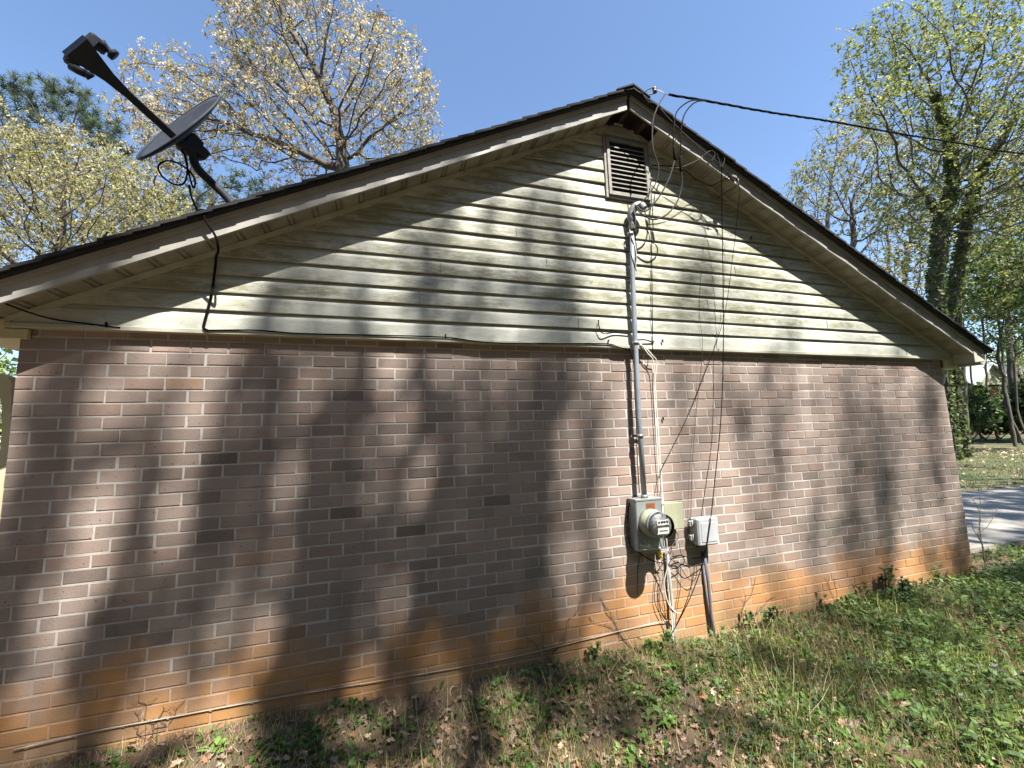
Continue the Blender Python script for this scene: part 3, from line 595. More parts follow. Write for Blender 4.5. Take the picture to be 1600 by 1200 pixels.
# ------------------------------------------------------------------ satellite dish
dish = empty('satellite_dish', tuple(at(362, 320, .05)), 'dark grey satellite dish on a bent mast at the left roof edge', 'satellite dish')
foot = at(366, 322, .06)
b = MB(); b.tube(spline([foot, at(350, 304, .05), at(325, 280, .02), at(308, 262, -.02), at(302, 245, -.04), at(302, 225, -.05)], 6), .026, 14); b.build('mast', DISHM, dish)
b = MB(); b.box(foot-Vector((.06, .06, .035)), foot+Vector((.06, .06, -.01)), Matrix.Translation(foot)@Matrix.Rotation(-math.atan(SLL), 4, 'Y')@Matrix.Translation(-foot), ch=.004); b.build('foot_plate', DISHM, dish)
dc = at(279, 196, -.16)                                   # reflector centre
mj = (at(337, 146, -.10)-at(217, 247, -.22)); semi = mj.length/2*.94; mj.normalize()
view = (dc-CAMP).normalized()
nrm = (at(160, 110, -.45)-at(282, 228, -.12)).normalized()
nrm = (nrm-mj*nrm.dot(mj)).normalized()
# tilt the axis so that the open face shows about a quarter of its width
side = mj.cross(nrm).normalized()
pv = mj.cross(view).normalized(); pv = pv if pv.dot(nrm) > 0 else -pv
vv = pv.cross(mj).normalized(); vv = vv if vv.dot(view) < 0 else -vv
axis = (pv*.992+vv*.125).normalized(); side = mj.cross(axis).normalized()
cosang = abs(axis.dot(view))
b = MB(); nr, ns = 8, 40; vs = []; sb = semi*.78; dep = .045
for shell in (0, 1):
    for i in range(nr+1):
        r_ = i/nr
        for k in range(ns):
            a = 2*math.pi*k/ns; vs.append(dc+mj*(semi*r_*math.cos(a))+side*(sb*r_*math.sin(a))+axis*(dep*(r_*r_-1)-.012*shell))
n1 = (nr+1)*ns; fs = []
for i in range(nr):
    for k in range(ns):
        q = (i*ns+k, i*ns+(k+1) % ns, (i+1)*ns+(k+1) % ns, (i+1)*ns+k); fs.append(q); fs.append(tuple(n1+j for j in reversed(q)))
for k in range(ns): fs.append((nr*ns+k, nr*ns+(k+1) % ns, n1+nr*ns+(k+1) % ns, n1+nr*ns+k))
b.add(vs, fs, True); refl = b.build('reflector', DISHM, dish)
rim = MB(); rim.tube([dc+mj*(semi*math.cos(a))+side*(sb*math.sin(a))-axis*.006 for a in np.linspace(0, 2*math.pi, 49)], .0085, 8, False); rim.build('rim', DISHM, refl)
bk = at(296, 222, -.08)
b = MB()
Mb = Matrix((mj, side, axis)).transposed().to_4x4(); Mb.translation = bk
b.box((-.07, -.05, -.05), (.05, .05, .03), Mb, ch=.008); b.box((-.03, -.035, -.11), (.04, .035, -.04), Mb, ch=.006); b.box((.0, -.055, -.075), (.045, -.03, .0), Mb, ch=.004)
for dx in (-.05, .03): b.lathe([(.0, .0), (.010, .0), (.010, .02), (0, .02)], Mb@Vector((dx, -.052, .0)), -side, 8)
b.build('bracket', DISHM, dish)
arm0, arm1 = at(292, 232, -.12), at(184, 133, -.46)
ad = (arm1-arm0); al = ad.length; ad.normalize(); au = ad.cross(view).normalized(); aw = ad.cross(au).normalized()
Ma = Matrix((ad, au, aw)).transposed().to_4x4(); Ma.translation = arm0
b = MB(); b.box((-.05, -.021, -.014), (al, .021, .014), Ma, ch=.004); b.build('feed_arm', DISHM, dish)
# widening shroud and the triple receiver head
b = MB(); prof_ = [(al-.03, .022), (al+.05, .030), (al+.10, .042), (al+.17, .060), (al+.20, .066)]
vs = []
for xx, w in prof_:
    for (yy, zz) in ((-w, -.020-w*.3), (w, -.020-w*.3), (w, .020+w*.2), (-w, .020+w*.2)): vs.append(Ma@Vector((xx, yy, zz)))
fs = [(0, 3, 2, 1), (16, 17, 18, 19)]
for i in range(4):
    for k in range(4): fs.append((4*i+k, 4*i+(k+1) % 4, 4*i+4+(k+1) % 4, 4*i+4+k))
b.add(vs, fs); b.build('receiver_shroud', DISHM, dish)
hb = Ma@Vector((al+.20, 0, 0)); p0, p1 = at(108, 100, -.50), at(152, 60, -.46)
hd = (p1-p0); hl = hd.length; hd.normalize(); hz = hd.cross(view).normalized(); hw = hd.cross(hz).normalized(); Mh = Matrix((hd, hz, hw)).transposed().to_4x4(); Mh.translation = p0.lerp(p1, .5)
sg = 1 if (arm0-p0).dot(hz) > 0 else -1
b = MB(); b.box((-hl*.5, -.028, -.03), (hl*.5, .03, .03), Mh, ch=.012)
b.box((hl*.5-.05, (.0 if sg > 0 else -.055), -.025), (hl*.5, (.055 if sg > 0 else .0), .025), Mh, ch=.008)
b.tube([at(110, 104, -.5), at(122, 110, -.5), at(134, 116, -.49)], [.018, .02, .018], 10); b.build('receiver_head', DISHM, dish)
b = MB(); f0, f1 = at(158, 68, -.46), at(180, 88, -.43); b.tube([f0, f0.lerp(f1, .25), f0.lerp(f1, .55), f0.lerp(f1, .7), f0.lerp(f1, .72), f1], [.028, .019, .015, .018, .030, .030], 12); b.build('feed_horn', DISHM, dish)
b = MB(); f0, f1 = at(130, 108, -.47), at(143, 122, -.44); b.tube([f0, f0.lerp(f1, .4), f0.lerp(f1, .42), f1], [.012, .012, .022, .022], 12); b.build('feed_horn', DISHM, dish)
def text_mesh(txt, size, mat, MW, parent, name):
    cu = bpy.data.curves.new(name, 'FONT'); cu.body = txt; cu.size = size; cu.align_x = 'CENTER'; cu.align_y = 'CENTER'; cu.extrude = .0015
    to = bpy.data.objects.new(name, cu); COL.objects.link(to); dg = bpy.context.evaluated_depsgraph_get()
    me = bpy.data.meshes.new_from_object(to.evaluated_get(dg)); bpy.data.objects.remove(to); me.transform(MW)
    me.materials.clear(); me.materials.append(mat); o = bpy.data.objects.new(name, me); COL.objects.link(o); setp(o, parent); return o
tc = dc+mj*semi*.28+side*0.0-axis*(dep*.88-.004)
tx = mj; tz = axis; ty = tz.cross(tx)
Mt = Matrix((tx, ty, tz)).transposed().to_4x4(); Mt.translation = tc
text_mesh('DIRECTV HD', .066, DISHL, Mt, refl, 'lettering')
b = MB(); b.tube(spline([at(284, 233, -.10), at(292, 252, -.10), at(292, 275, -.10), at(285, 288, -.10), at(270, 287, -.10), at(254, 276, -.10), at(247, 262, -.10), at(254, 253, -.10), at(270, 252, -.10), at(290, 262, -.10), at(302, 275, -.08), at(305, 286, -.08), at(302, 293, -.08), at(296, 275, -.09), at(288, 240, -.10)], 6), .0055, 6); b.build('cable_loop', BLK, dish)
wire('roof_cable', [at(296, 290, -.08), at(300, 310, .15), at(312, 336, .12), at(305, 333, -.20), at(312, 328, -.26), at(322, 331, -.27), at(320, 340, -.265)], .0065, BLK, 'black cable coiled on the roof edge below the dish')

# ------------------------------------------------------------------ ground and driveway
def gz(x, y):
    z = -1.985+.012*math.sin(x*2.3+y*1.7)+.010*math.sin(x*5.1-y*4.3)
    z += .05*math.exp(-((x-1.3)/1.2)**2)*math.exp(-((y+.05)/.35)**2)
    z += .035*math.exp(-((x-7.0)/1.1)**2)*math.exp(-((y+.1)/.5)**2)
    z += .012*min(1, max(0, (-y)/2))
    if x > 9 or y > .5 or y < -4 or x < -2: z -= 0
    return z
xs = np.concatenate([np.linspace(-120, -4, 30), np.arange(-3.9, 10, .07), np.linspace(10.2, 160, 90)])
ys = np.concatenate([np.linspace(-90, -4.2, 24), np.arange(-4.1, .7, .07), np.linspace(.8, 160, 90)])
X, Y = np.meshgrid(xs, ys); Z = np.vectorize(gz)(X, Y); inn = (X > -4) & (X < 9.5) & (Y > -4.2) & (Y < .7)
Z += inn*rng.normal(0, .011, Z.shape)
Z += np.clip((np.hypot(X-8, Y)-30)/60, 0, 3)*1.0                    # land rises gently far off
V = np.stack([X, Y, Z], -1).reshape(-1, 3); ny, nx = X.shape; idx = np.arange(ny*nx).reshape(ny, nx)
F = np.stack([idx[:-1, :-1], idx[:-1, 1:], idx[1:, 1:], idx[1:, :-1]], -1).reshape(-1, 4)
tag(npmesh('ground', V, F, None, GROUNDM, smooth=True), kind='structure')
b = MB(); dv = [(8.9, .55), (12, .52), (20, .3), (34, .1), (34, 3.1), (20, 3.25), (15, 3.35), (8.9, 3.5)]
prism(b, dv, 0, 1); b.v = [(x, z, -1.93 if y < .5 else -2.2) for x, y, z in b.v]; b.f = [tuple(reversed(f)) for f in b.f]
tag(b.build('driveway', CONC), kind='structure')

# ------------------------------------------------------------------ ground vegetation
BLADE = np.array([(-.5, 0, 0), (.5, 0, 0), (.35, .0, .55), (-.35, .0, .55), (.0, .18, 1.0)])
def blades(n, xf, hmin, hmax, w, cols, bend=.5, name='grass', mat=None):
    P = xf(n); n = len(P); h = rng.uniform(hmin, hmax, n); yaw = rng.uniform(0, 6.28, n); ln = rng.normal(0, bend, n)
    T = np.array([(-.5, 0, 0), (.5, 0, 0), (.4, .12, .5), (-.4, .12, .5), (.06, .42, .92), (-.06, .42, .92)])
    F = np.array([(0, 1, 2, 3), (3, 2, 4, 5)])
    R = rotm(yaw, ln*.0+np.abs(ln), rng.normal(0, .3, n)); T2 = T.copy()
    V = np.einsum('nij,nkj->nki', R, T2[None]*np.stack([w*np.ones(n)*rng.uniform(.6, 1.4, n), h, h], -1)[:, None, :]) + P[:, None, :]
    FF = (F[None]+(np.arange(n)*6)[:, None, None]).reshape(-1, 4); C = np.repeat(pick(cols, n), 6, 0)
    return V.reshape(-1, 3), FF, C
def fn(x, y, s=1.0, o=0.):   # smooth patchiness
    return .5+.25*(np.sin(x*1.9*s+1.3+o)*np.sin(y*2.7*s+.4+o)+np.sin(x*4.1*s-y*3.3*s+o))+.12*np.sin(x*9*s+y*7*s+o)
gzv = np.vectorize(gz)
def area(x0, x1, y0, y1, dens):
    def f(n):
        x = rng.uniform(x0, x1, n*3); y = rng.uniform(y0, y1, n*3); k = rng.random(n*3) < dens(x, y); x, y = x[k][:n], y[k][:n]
        return np.stack([x, y, gzv(x, y)-.004], -1)
    return f
def cat(parts):
    Vs, Fs, Cs, o = [], [], [], 0
    for v, f, c in parts: Vs.append(v); Fs.append(f+o); Cs.append(c); o += len(v)
    return np.concatenate(Vs), np.concatenate(Fs), np.concatenate(Cs)
rightness = lambda x: 1/(1+np.exp(-(x-4.0)*1.1))
GR = [(.14, .20, .03), (.19, .24, .04), (.10, .14, .025), (.25, .27, .07)]
ST = [(.48, .40, .20), (.56, .48, .27), (.30, .24, .12), (.36, .27, .14)]
dg = lambda x, y: np.clip(.12+.6*rightness(x+.6)*fn(x, y)+.35*np.clip((-y-.8), 0, 1)*fn(x, y, 1.3, 2), 0, 1)*np.clip((-y-.05)*4, .15, 1)
p1 = blades(110000, area(-1, 10.5, -4.0, -.01, dg), .03, .13, .0035, GR)
p2 = blades(90000, area(-1, 10.5, -4.0, -.01, lambda x, y: np.clip(.25+.4*fn(x, y, .8, 4), 0, 1)), .03, .10, .0025, ST, 1.1)
p2b = blades(1500, area(1.5, 6.5, -2.5, -.1, lambda x, y: fn(x, y, .6, 1)**2), .12, .28, .003, ST, .7)
V, F, C = cat([p1, p2, p2b]); tag(npmesh('grass', V, F, C, GRASSM), kind='stuff')
far1 = blades(70000, area(8.2, 34, 3.4, 24, lambda x, y: np.full_like(x, .7)), .03, .10, .012, [(.10, .16, .03), (.07, .11, .03), (.16, .17, .06), (.26, .2, .1)])
far2 = blades(16000, area(8.0, 20, -2.5, .5, lambda x, y: np.full_like(x, .7)), .04, .14, .006, GR)
V, F, C = cat([far1, far2]); tag(npmesh('lawn_grass', V, F, C, GRASSM), kind='stuff')
# broad-leaved ground cover
LT = np.array([(0, 0, 0), (-.32, .38, .05), (0, .42, .0), (.32, .38, .05), (-.22, .78, .0), (0, 1, -.10), (.22, .78, .0)])
LF = np.array([(0, 2, 1, 1), (0, 3, 2, 2), (1, 2, 5, 4), (2, 3, 6, 5)])
LF = np.array([(0, 2, 5, 1), (0, 3, 5, 2)]); LT = np.array([(0, 0, 0), (-.30, .48, .07), (0, .5, 0), (.30, .48, .07), (0, 0, 0), (0, 1, -.08)])
def plants(n, areaf, r0, r1, nl, lsz, cols, hh=.05):
    P = areaf(n); n = len(P); k = np.repeat(np.arange(n), nl); m_ = len(k)
    yaw = rng.uniform(0, 6.28, m_); rad = rng.uniform(r0, r1, n)[k]
    off = np.stack([np.cos(yaw+1.57)*rad*rng.uniform(.05, 1, m_), np.sin(yaw+1.57)*rad*rng.uniform(.05, 1, m_), rng.uniform(.005, 1, m_)*hh*rng.uniform(.4, 1.6, n)[k]], -1)
    pos = P[k]+off; pos[:, 1] = np.minimum(pos[:, 1], -.012) if P[:, 1].max() < .02 else pos[:, 1]
    base = pick(cols, n, .22)[k]*(1+rng.normal(0, .12, (m_, 1)))
    return scatter(LT, LF, pos, rotm(yaw, rng.normal(.25, .35, m_), rng.normal(0, .3, m_)), lsz*rng.uniform(.5, 1.35, m_), np.clip(base, .01, .9))
GC = [(.06, .12, .02), (.085, .155, .03), (.045, .085, .02), (.12, .18, .04), (.07, .125, .045)]
dc_ = lambda x, y: np.clip(rightness(x-1.0)*1.1*np.clip(fn(x, y, 1.0, .7)*1.3, 0, 1)+.03, 0, 1)
a1 = plants(13500, area(1.2, 10.5, -3.6, -.02, dc_), .02, .06, 7, .034, GC, .045)
a2 = plants(700, area(3.8, 9.5, -1.8, -.02, lambda x, y: rightness(x-2.0)*fn(x, y, .8)), .04, .09, 14, .048, GC, .10)
a3 = plants(900, area(-.5, 5.5, -3.0, -.05, lambda x, y: np.clip(fn(x, y, 1.4, 3)-.25, 0, 1)), .03, .07, 12, .045, [(.10, .21, .035), (.14, .25, .05), (.08, .15, .03)], .03)
a4 = plants(900, area(8.0, 16, -1.5, .45, lambda x, y: np.full_like(x, .8)), .04, .1, 8, .055, GC, .08)
V, F, C = cat([a1, a2, a3, a4]); tag(npmesh('ground_cover', V, F, C, LEAF), kind='stuff')
# fallen leaves: lobed oak outline, curled
lob = []
for i in range(16):
    a = math.pi*2*i/16; r_ = .5*(1 if i % 2 else .62)*(1.0 if abs(math.sin(a)) < .9 else 1.1); lob.append((math.cos(a)*r_*.62, math.sin(a)*r_, .10*math.cos(2*a)+.05*math.sin(3*a)))
OT = np.array([(0, 0, 0)]+lob); OF = np.array([(0, 1+i, 1+(i+1) % 16, 1+(i+2) % 16) for i in range(0, 16, 2)])
def litter(n, areaf, sz, cols):
    P = areaf(n); n = len(P); P[:, 2] += rng.uniform(.004, .03, n)
    return scatter(OT, OF, P, rotm(rng.uniform(0, 6.28, n), rng.normal(0, .45, n), rng.normal(0, .45, n)), sz*rng.uniform(.5, 1.3, n), pick(cols, n, .25))
DL = [(.24, .15, .10), (.32, .21, .14), (.17, .10, .065), (.38, .28, .20), (.28, .15, .08), (.20, .15, .12)]
l1 = litter(11500, area(-1.5, 6, -3.8, -.02, lambda x, y: np.clip(1.15-rightness(x+1.0)*.9, .1, 1)*np.clip((-y)*3, .3, 1)*np.clip(fn(x, y, 1.1, 5)+.35, 0, 1)), .055, DL)
l2 = litter(2500, area(3, 10.5, -3.8, -.03, lambda x, y: np.clip(fn(x, y, 1, 5), 0, 1)), .05, DL+[(.5, .38, .26)])
l3 = litter(9000, area(9, 44, 3.6, 26, lambda x, y: np.clip(.15+.5*(np.hypot(x-8, y) > 24), 0, 1)), .16, [(.42, .31, .2), (.30, .2, .12), (.5, .4, .28)])
V, F, C = cat([l1, l2, l3]); tag(npmesh('leaf_litter', V, F, C, DEAD), kind='stuff')
# straw-like debris and twigs banked against the wall foot
d1 = blades(5200, area(-.3, 8, -.28, -.008, lambda x, y: np.clip(1.2+y*4, .1, 1)), .02, .075, .0022, [(.30, .2, .11), (.40, .3, .17), (.2, .12, .07)], 1.2)
tag(npmesh('straw_debris', *d1, GRASSM), kind='stuff')

# a few individually visible weeds against the wall
def weed(px, py, Y, h, n, lsz, label, cols=GC, name='wall_weed'):
    q = at(px, py, Y); q.z = gz(q.x, q.y); e = empty(name, q, label, 'weed', 'weeds growing at the foot of the brick wall')
    b = MB(); st = []
    for i in range(n):
        a = random.uniform(-1, 1); tip = q+Vector((a*h*.35, -random.uniform(0, .1)*h*2, h*random.uniform(.55, 1))); m_ = q.lerp(tip, .5)+Vector((random.uniform(-.02, .02), 0, .02)); st.append((m_, tip)); b.tube([q, m_, tip], [.003, .0022, .001], 5)
    b.build('stem', BARK, e); pos = []
    for m_, tip in st:
        for k in range(9): pos.append(m_.lerp(tip, k/8*1.0)+Vector((random.uniform(-.02, .02), random.uniform(-.02, .01), random.uniform(-.01, .01))))
    pos = np.array(pos); n_ = len(pos)
    npmesh('foliage', *scatter(LT, LF, pos, rotm(rng.uniform(0, 6.28, n_), rng.normal(.2, .5, n_), rng.normal(0, .4, n_)), lsz*rng.uniform(.6, 1.3, n_), pick(cols, n_)), LEAF, e)
weed(1385, 915, -.06, .26, 9, .045, 'dark leafy weed climbing the clay stained bricks near the far corner', [(.04, .07, .02), (.07, .11, .03)])
weed(1200, 985, -.14, .22, 7, .045, 'bright green weed just right of the cable riser', )
weed(1410, 925, -.20, .20, 8, .05, 'broad leaved weed in front of the dark leafy weed')
weed(1460, 905, -.10, .22, 7, .04, 'leafy weed beside the far wall corner')
weed(1040, 1010, -.10, .14, 6, .035, 'small weed where the cables enter the soil')
weed(930, 1040, -.06, .13, 6, .035, 'small weed under the white cable left of the meter')
weed(1170, 990, -.05, .16, 6, .04, 'small weed behind the bright green weed')
def twig_plant(name, px, py, Y, tips, label, r=.0035, mat=None):
    q = at(px, py, Y); q.z = gz(q.x, q.y) if Y <= .4 else -1.98; b = MB()
    for tp in tips:
        pts = [q]+[at(a_, b_, Y) for a_, b_ in tp]; sp = spline(pts, 5); n = len(sp); b.tube(sp, [r*(1-.75*i/(n-1)) for i in range(n)], 6)
    return tag(b.build(name, mat or BARK), label, 'sapling', None)
twig_plant('bare_sapling', 1539, 880, .15, [[(1535, 850), (1528, 838), (1532, 810), (1526, 790), (1513, 772)], [(1535, 850), (1528, 838), (1520, 825), (1517, 812)], [(1536, 855), (1530, 836), (1545, 820), (1556, 800), (1560, 790)], [(1533, 842), (1530, 815), (1532, 790), (1530, 775)]], 'thin bare sapling in front of the driveway by the wall corner', .006)
STR = plain('dry_straw', (.46, .36, .2), .8, var=.2, bmp=0)
twig_plant('dry_stalk', 1182, 1060, -.42, [[(1175, 1020), (1160, 970), (1166, 945), (1178, 935)], [(1180, 1040), (1192, 1000), (1205, 965)], [(1178, 1035), (1186, 985), (1182, 960)]], 'tan dry grass stalks standing right of the cable riser', .003, STR)
twig_plant('dry_stalk', 960, 1085, -.35, [[(950, 1060), (962, 1038), (975, 1022), (990, 1015)], [(955, 1070), (948, 1045), (955, 1030)]], 'tan dry grass stalks bent over left of the cables', .003, STR)
def vine(px0, py0, tips, label):
    b = MB(); rr = random.Random(px0)
    for (tx_, ty_) in tips:
        p0 = at(px0, py0, -.006); p1 = at(tx_, ty_, -.006); pts = [p0]
        for k in range(1, 7): pts.append(p0.lerp(p1, k/6)+Vector((rr.uniform(-.02, .02), 0, rr.uniform(-.02, .02))))
        sp = spline(pts, 3); b.tube(sp, .0014, 4)
        for k in range(3, len(sp)-1, 3):
            d = Vector((rr.uniform(-.05, .05), 0, rr.uniform(.0, .06))); b.tube([sp[k], sp[k]+d*.5+Vector((0, -.006, 0)), sp[k]+d], .001, 4)
    tag(b.build('dead_vine', BARK), label, 'vine', 'dead vines clinging to the bricks')
vine(985, 1010, [(935, 930), (920, 960), (945, 945)], 'dead brown vine on the bricks just left of the meter cables')
vine(1150, 990, [(1180, 900), (1165, 930), (1210, 930)], 'dead brown vine on the bricks right of the cable riser')
vine(1310, 960, [(1290, 900), (1305, 905), (1275, 940)], 'dead brown vine on the orange bricks towards the far corner')
vine(860, 1040, [(820, 985), (845, 990), (880, 990), (905, 940)], 'dead brown vine low on the bricks in the middle of the wall')
vine(225, 1165, [(222, 1075), (205, 1110), (260, 1105), (290, 1095)], 'dead brown vine on the bricks at the near left end')

# ------------------------------------------------------------------ trees
LQ = np.array([(-.5, 0, 0), (0, -.5, .08), (.5, 0, 0), (0, .5, .08)]); LQF = np.array([(0, 1, 2, 3)])
LD = np.array([(-.28, 0, 0), (.28, 0, 0), (.2, .06, -1.), (-.2, .06, -1.)])
TUFT = []; 
for i in range(7):
    a = i*.9; e = .2+.25*(i % 3); d = np.array((math.cos(a)*math.cos(e), math.sin(a)*math.cos(e), math.sin(e))); s_ = np.array((-math.sin(a), math.cos(a), 0))*.05
    TUFT += [-s_, s_, d+s_*.5, d-s_*.5]
TUFT = np.array(TUFT); TUFTF = np.arange(28).reshape(7, 4)
def colonize(base, envs, n_att, step, infl, kill, trunk_top, rs, guide=None, maxit=140):
    """space colonisation inside a union of ellipsoids (centre, radii, weight)"""
    r_ = np.random.default_rng(rs); w = np.array([e[2] for e in envs], float); w /= w.sum(); A = []
    for e, k in zip(envs, r_.multinomial(n_att, w)):
        d = r_.normal(size=(k, 3)); d /= np.linalg.norm(d, axis=1)[:, None]; d *= r_.random((k, 1))**(1/2.4); A.append(np.array(e[0])+d*np.array(e[1]))
    A = np.concatenate(A); A = A[A[:, 2] > base[2]+1.0]
    nodes = [np.array(base, float)]; par = [-1]
    for q in (guide or [trunk_top]):
        q = np.array(q, float); a = nodes[-1].copy(); L = np.linalg.norm(q-a); m_ = max(1, int(L/step)); i0 = len(nodes)-1
        for k in range(1, m_+1):
            nodes.append(a+(q-a)*k/m_+r_.normal(0, .04*step, 3)); par.append(len(nodes)-2)
    alive = np.ones(len(A), bool); near = np.full(len(A), -1); nd_ = np.full(len(A), 1e9); done = 0
    NA = np.array(nodes)
    for k in range(len(nodes)):
        d = np.linalg.norm(A-NA[k], axis=1); m_ = d < nd_; nd_[m_] = d[m_]; near[m_] = k
    for it in range(maxit):
        if not alive.any(): break
        act = alive & (nd_ < infl)
        if it < 25 and act.sum() < 5: act = alive & (nd_ < nd_[alive].min()+1)
        if not act.any(): break
        ids = near[act]; dv_ = A[act]-np.array(nodes)[ids]; dv_ /= np.linalg.norm(dv_, axis=1)[:, None]+1e-9
        kc = np.bincount(np.array(par[1:]), minlength=len(nodes)); bad = kc[ids] >= 3
        if bad.any():
            ai_ = np.where(act)[0]; alive[ai_[bad]] = False; dv_ = dv_[~bad]; ids = ids[~bad]
            if not len(ids): continue
        u, inv = np.unique(ids, return_inverse=True); sm = np.zeros((len(u), 3)); np.add.at(sm, inv, dv_)
        L = np.linalg.norm(sm, axis=1)[:, None]; sm = sm/(L+1e-9)+r_.normal(0, .12, sm.shape); sm /= np.linalg.norm(sm, axis=1)[:, None]
        newp = np.array(nodes)[u]+sm*step; n0 = len(nodes); nodes += list(newp); par += list(u)
        if not alive.any(): break
        AA = A[alive]; ai = np.where(alive)[0]
        D = np.linalg.norm(AA[:, None]-newp[None], axis=2); j = D.argmin(1); dm = D[np.arange(len(AA)), j]; m_ = dm < nd_[ai]
        nd_[ai[m_]] = dm[m_]; near[ai[m_]] = n0+j[m_]; alive &= nd_ > kill
        if len(nodes) > 9000: break
    return np.array(nodes), np.array(par)
def make_tree(name, label, cat_, base, envs, rs, n_att=1200, step=.45, infl=5, kill=.55, guide=None, trunk_top=None, r_tip=.008, r_trunk=None, leaf=(LD, LQF), lsz=.1, nleaf=14, spread=.35, cols=None, mat=None, group=None, ivy=0, expo=2.2, tipgen=3, rb=None, twigs=True):
    N, P = colonize(base, envs, n_att, step, infl, kill, trunk_top, rs, guide); r_ = np.random.default_rng(rs+99)
    n = len(N); rad = np.zeros(n); kids = np.zeros(n, int); h = np.zeros(n, int)
    acc = np.zeros(n)
    for i in range(n-1, -1, -1):
        acc[i] = max(acc[i], 1.)
        if P[i] >= 0: acc[P[i]] += acc[i]; kids[P[i]] += 1; h[P[i]] = max(h[P[i]], h[i]+1)
    rad = r_tip*acc**(math.log((r_trunk or .2)/r_tip)/math.log(acc[0]))
    e = empty(name, tuple(base), label, cat_, group)
    # branch tubes: five-sided prisms per segment sharing node rings where unbranched
    seg = 5; ang = np.arange(seg)*2*math.pi/seg
    i = np.where(P >= 0)[0]; a = N[P[i]]; c = N[i]; d = c-a; L = np.linalg.norm(d, axis=1)[:, None]+1e-9; d = d/L
    ref = np.where(np.abs(d[:, 2:3]) > .8, np.array([[1., 0, 0]]), np.array([[0, 0, 1.]])); u = np.cross(d, ref); u /= np.linalg.norm(u, axis=1)[:, None]; w_ = np.cross(d, u)
    ringv = u[:, None]*np.cos(ang)[None, :, None]+w_[:, None]*np.sin(ang)[None, :, None]
    ra = np.minimum(rad[P[i]], rad[i]*1.35)[:, None, None]; V = np.concatenate([a[:, None]-d[:, None]*ra*.3+ringv*ra, c[:, None]+ringv*rad[i][:, None, None]], 1)
    F = np.array([(k, (k+1) % seg, seg+(k+1) % seg, seg+k) for k in range(seg)]); FF = (F[None]+(np.arange(len(i))*2*seg)[:, None, None]).reshape(-1, 4)
    Vt = [V.reshape(-1, 3)]; Ft = [FF]; off = len(Vt[0])
    tips = np.where((h < tipgen) & (np.arange(n) > 6) & (np.arange(n) > int(n*.03)))[0]
    if twigs and len(tips):                       # fine twigs
        k = np.repeat(tips, 3); d = r_.normal(size=(len(k), 3)); d[:, 2] = np.abs(d[:, 2])*.4+.1*0; d /= np.linalg.norm(d, axis=1)[:, None]; ln = r_.uniform(.5, 1.3, (len(k), 1))*spread*1.3
        s_ = np.cross(d, r_.normal(size=d.shape)); s_ /= np.linalg.norm(s_, axis=1)[:, None]; wd = r_tip*.6
        q = np.stack([N[k]-s_*wd, N[k]+s_*wd, N[k]+d*ln+s_*wd*.3, N[k]+d*ln-s_*wd*.3], 1).reshape(-1, 3)
        Vt.append(q); Ft.append(np.arange(len(q)).reshape(-1, 4)+off)
    npmesh('trunk', np.concatenate(Vt), np.concatenate(Ft), None, BARK, e, True)
    if nleaf:
        k = np.repeat(tips, nleaf); m_ = len(k); T, TF = leaf
        o = r_.normal(size=(m_, 3)); o /= np.linalg.norm(o, axis=1)[:, None]; 
        nc = 4; cdir = r_.normal(size=(n, nc, 3)); cdir /= np.linalg.norm(cdir, axis=2)[..., None]; cdir *= (r_.random((n, nc, 1))**.5)*spread*1.1; pos = N[k]+cdir[k, r_.integers(0, nc, m_)]+o*spread*.34*r_.random((m_, 1))
        cl = np.array(cols); tipc = cl[r_.integers(0, len(cl), n)]*(1+r_.normal(0, .12, (n, 1))); cN = tipc[k]*(1+r_.normal(0, .16, (m_, 1)))
        R = rotm(r_.uniform(0, 6.28, m_), r_.normal(0, .6, m_), r_.normal(0, .6, m_))
        npmesh('crown', *scatter(T, TF, pos, R, lsz*r_.uniform(.55, 1.4, m_), np.clip(cN, .01, .95)), mat or LEAF, e)
    if ivy:
        k = np.where((rad > rad[0]*.28))[0]; k = k[k > 0]; k = np.repeat(k, ivy); m_ = len(k); o = r_.normal(size=(m_, 3)); o /= np.linalg.norm(o, axis=1)[:, None]
        pos = N[k]+(N[P[k]]-N[k])*r_.random((m_, 1))+o*(rad[k][:, None]+.06)
        npmesh('ivy', *scatter(LQ, LQF, pos, rotm(r_.uniform(0, 6.28, m_), r_.normal(.6, .6, m_), r_.normal(0, .6, m_)), .14*r_.uniform(.6, 1.4, m_), pick([(.05, .08, .02), (.10, .14, .03), (.15, .18, .05)], m_)), LEAF, e)
    return e
def env(px, py, D, rx, ry, rd, w=1):     # ellipsoid envelope given by where it stands
    c = atd(px, py, D); s_ = D/FPX; return (tuple(c), (rx*s_, rd, ry*s_), w)
def gp_(px, py, D): return tuple(atd(px, py, D))
def basept(px, D, z=-2.1):
    q = atd(px, 600, D); return (q.x, q.y, z)
TAN = [(.38, .32, .19), (.44, .38, .25), (.38, .30, .12), (.40, .36, .13), (.50, .45, .34), (.33, .26, .15)]
YG = [(.28, .27, .085), (.34, .32, .13), (.24, .24, .08), (.31, .27, .14), (.38, .36, .19)]
OG = [(.22, .26, .06), (.29, .31, .09), (.16, .20, .05), (.34, .33, .13), (.21, .24, .09)]
PG = [(.23, .25, .08), (.28, .28, .11), (.20, .22, .07), (.32, .26, .13)]
FG = [(.10, .19, .04), (.15, .25, .06), (.07, .13, .03), (.19, .26, .08)]
PN = [(.055, .085, .045), (.08, .115, .055), (.10, .13, .07), (.04, .06, .03)]
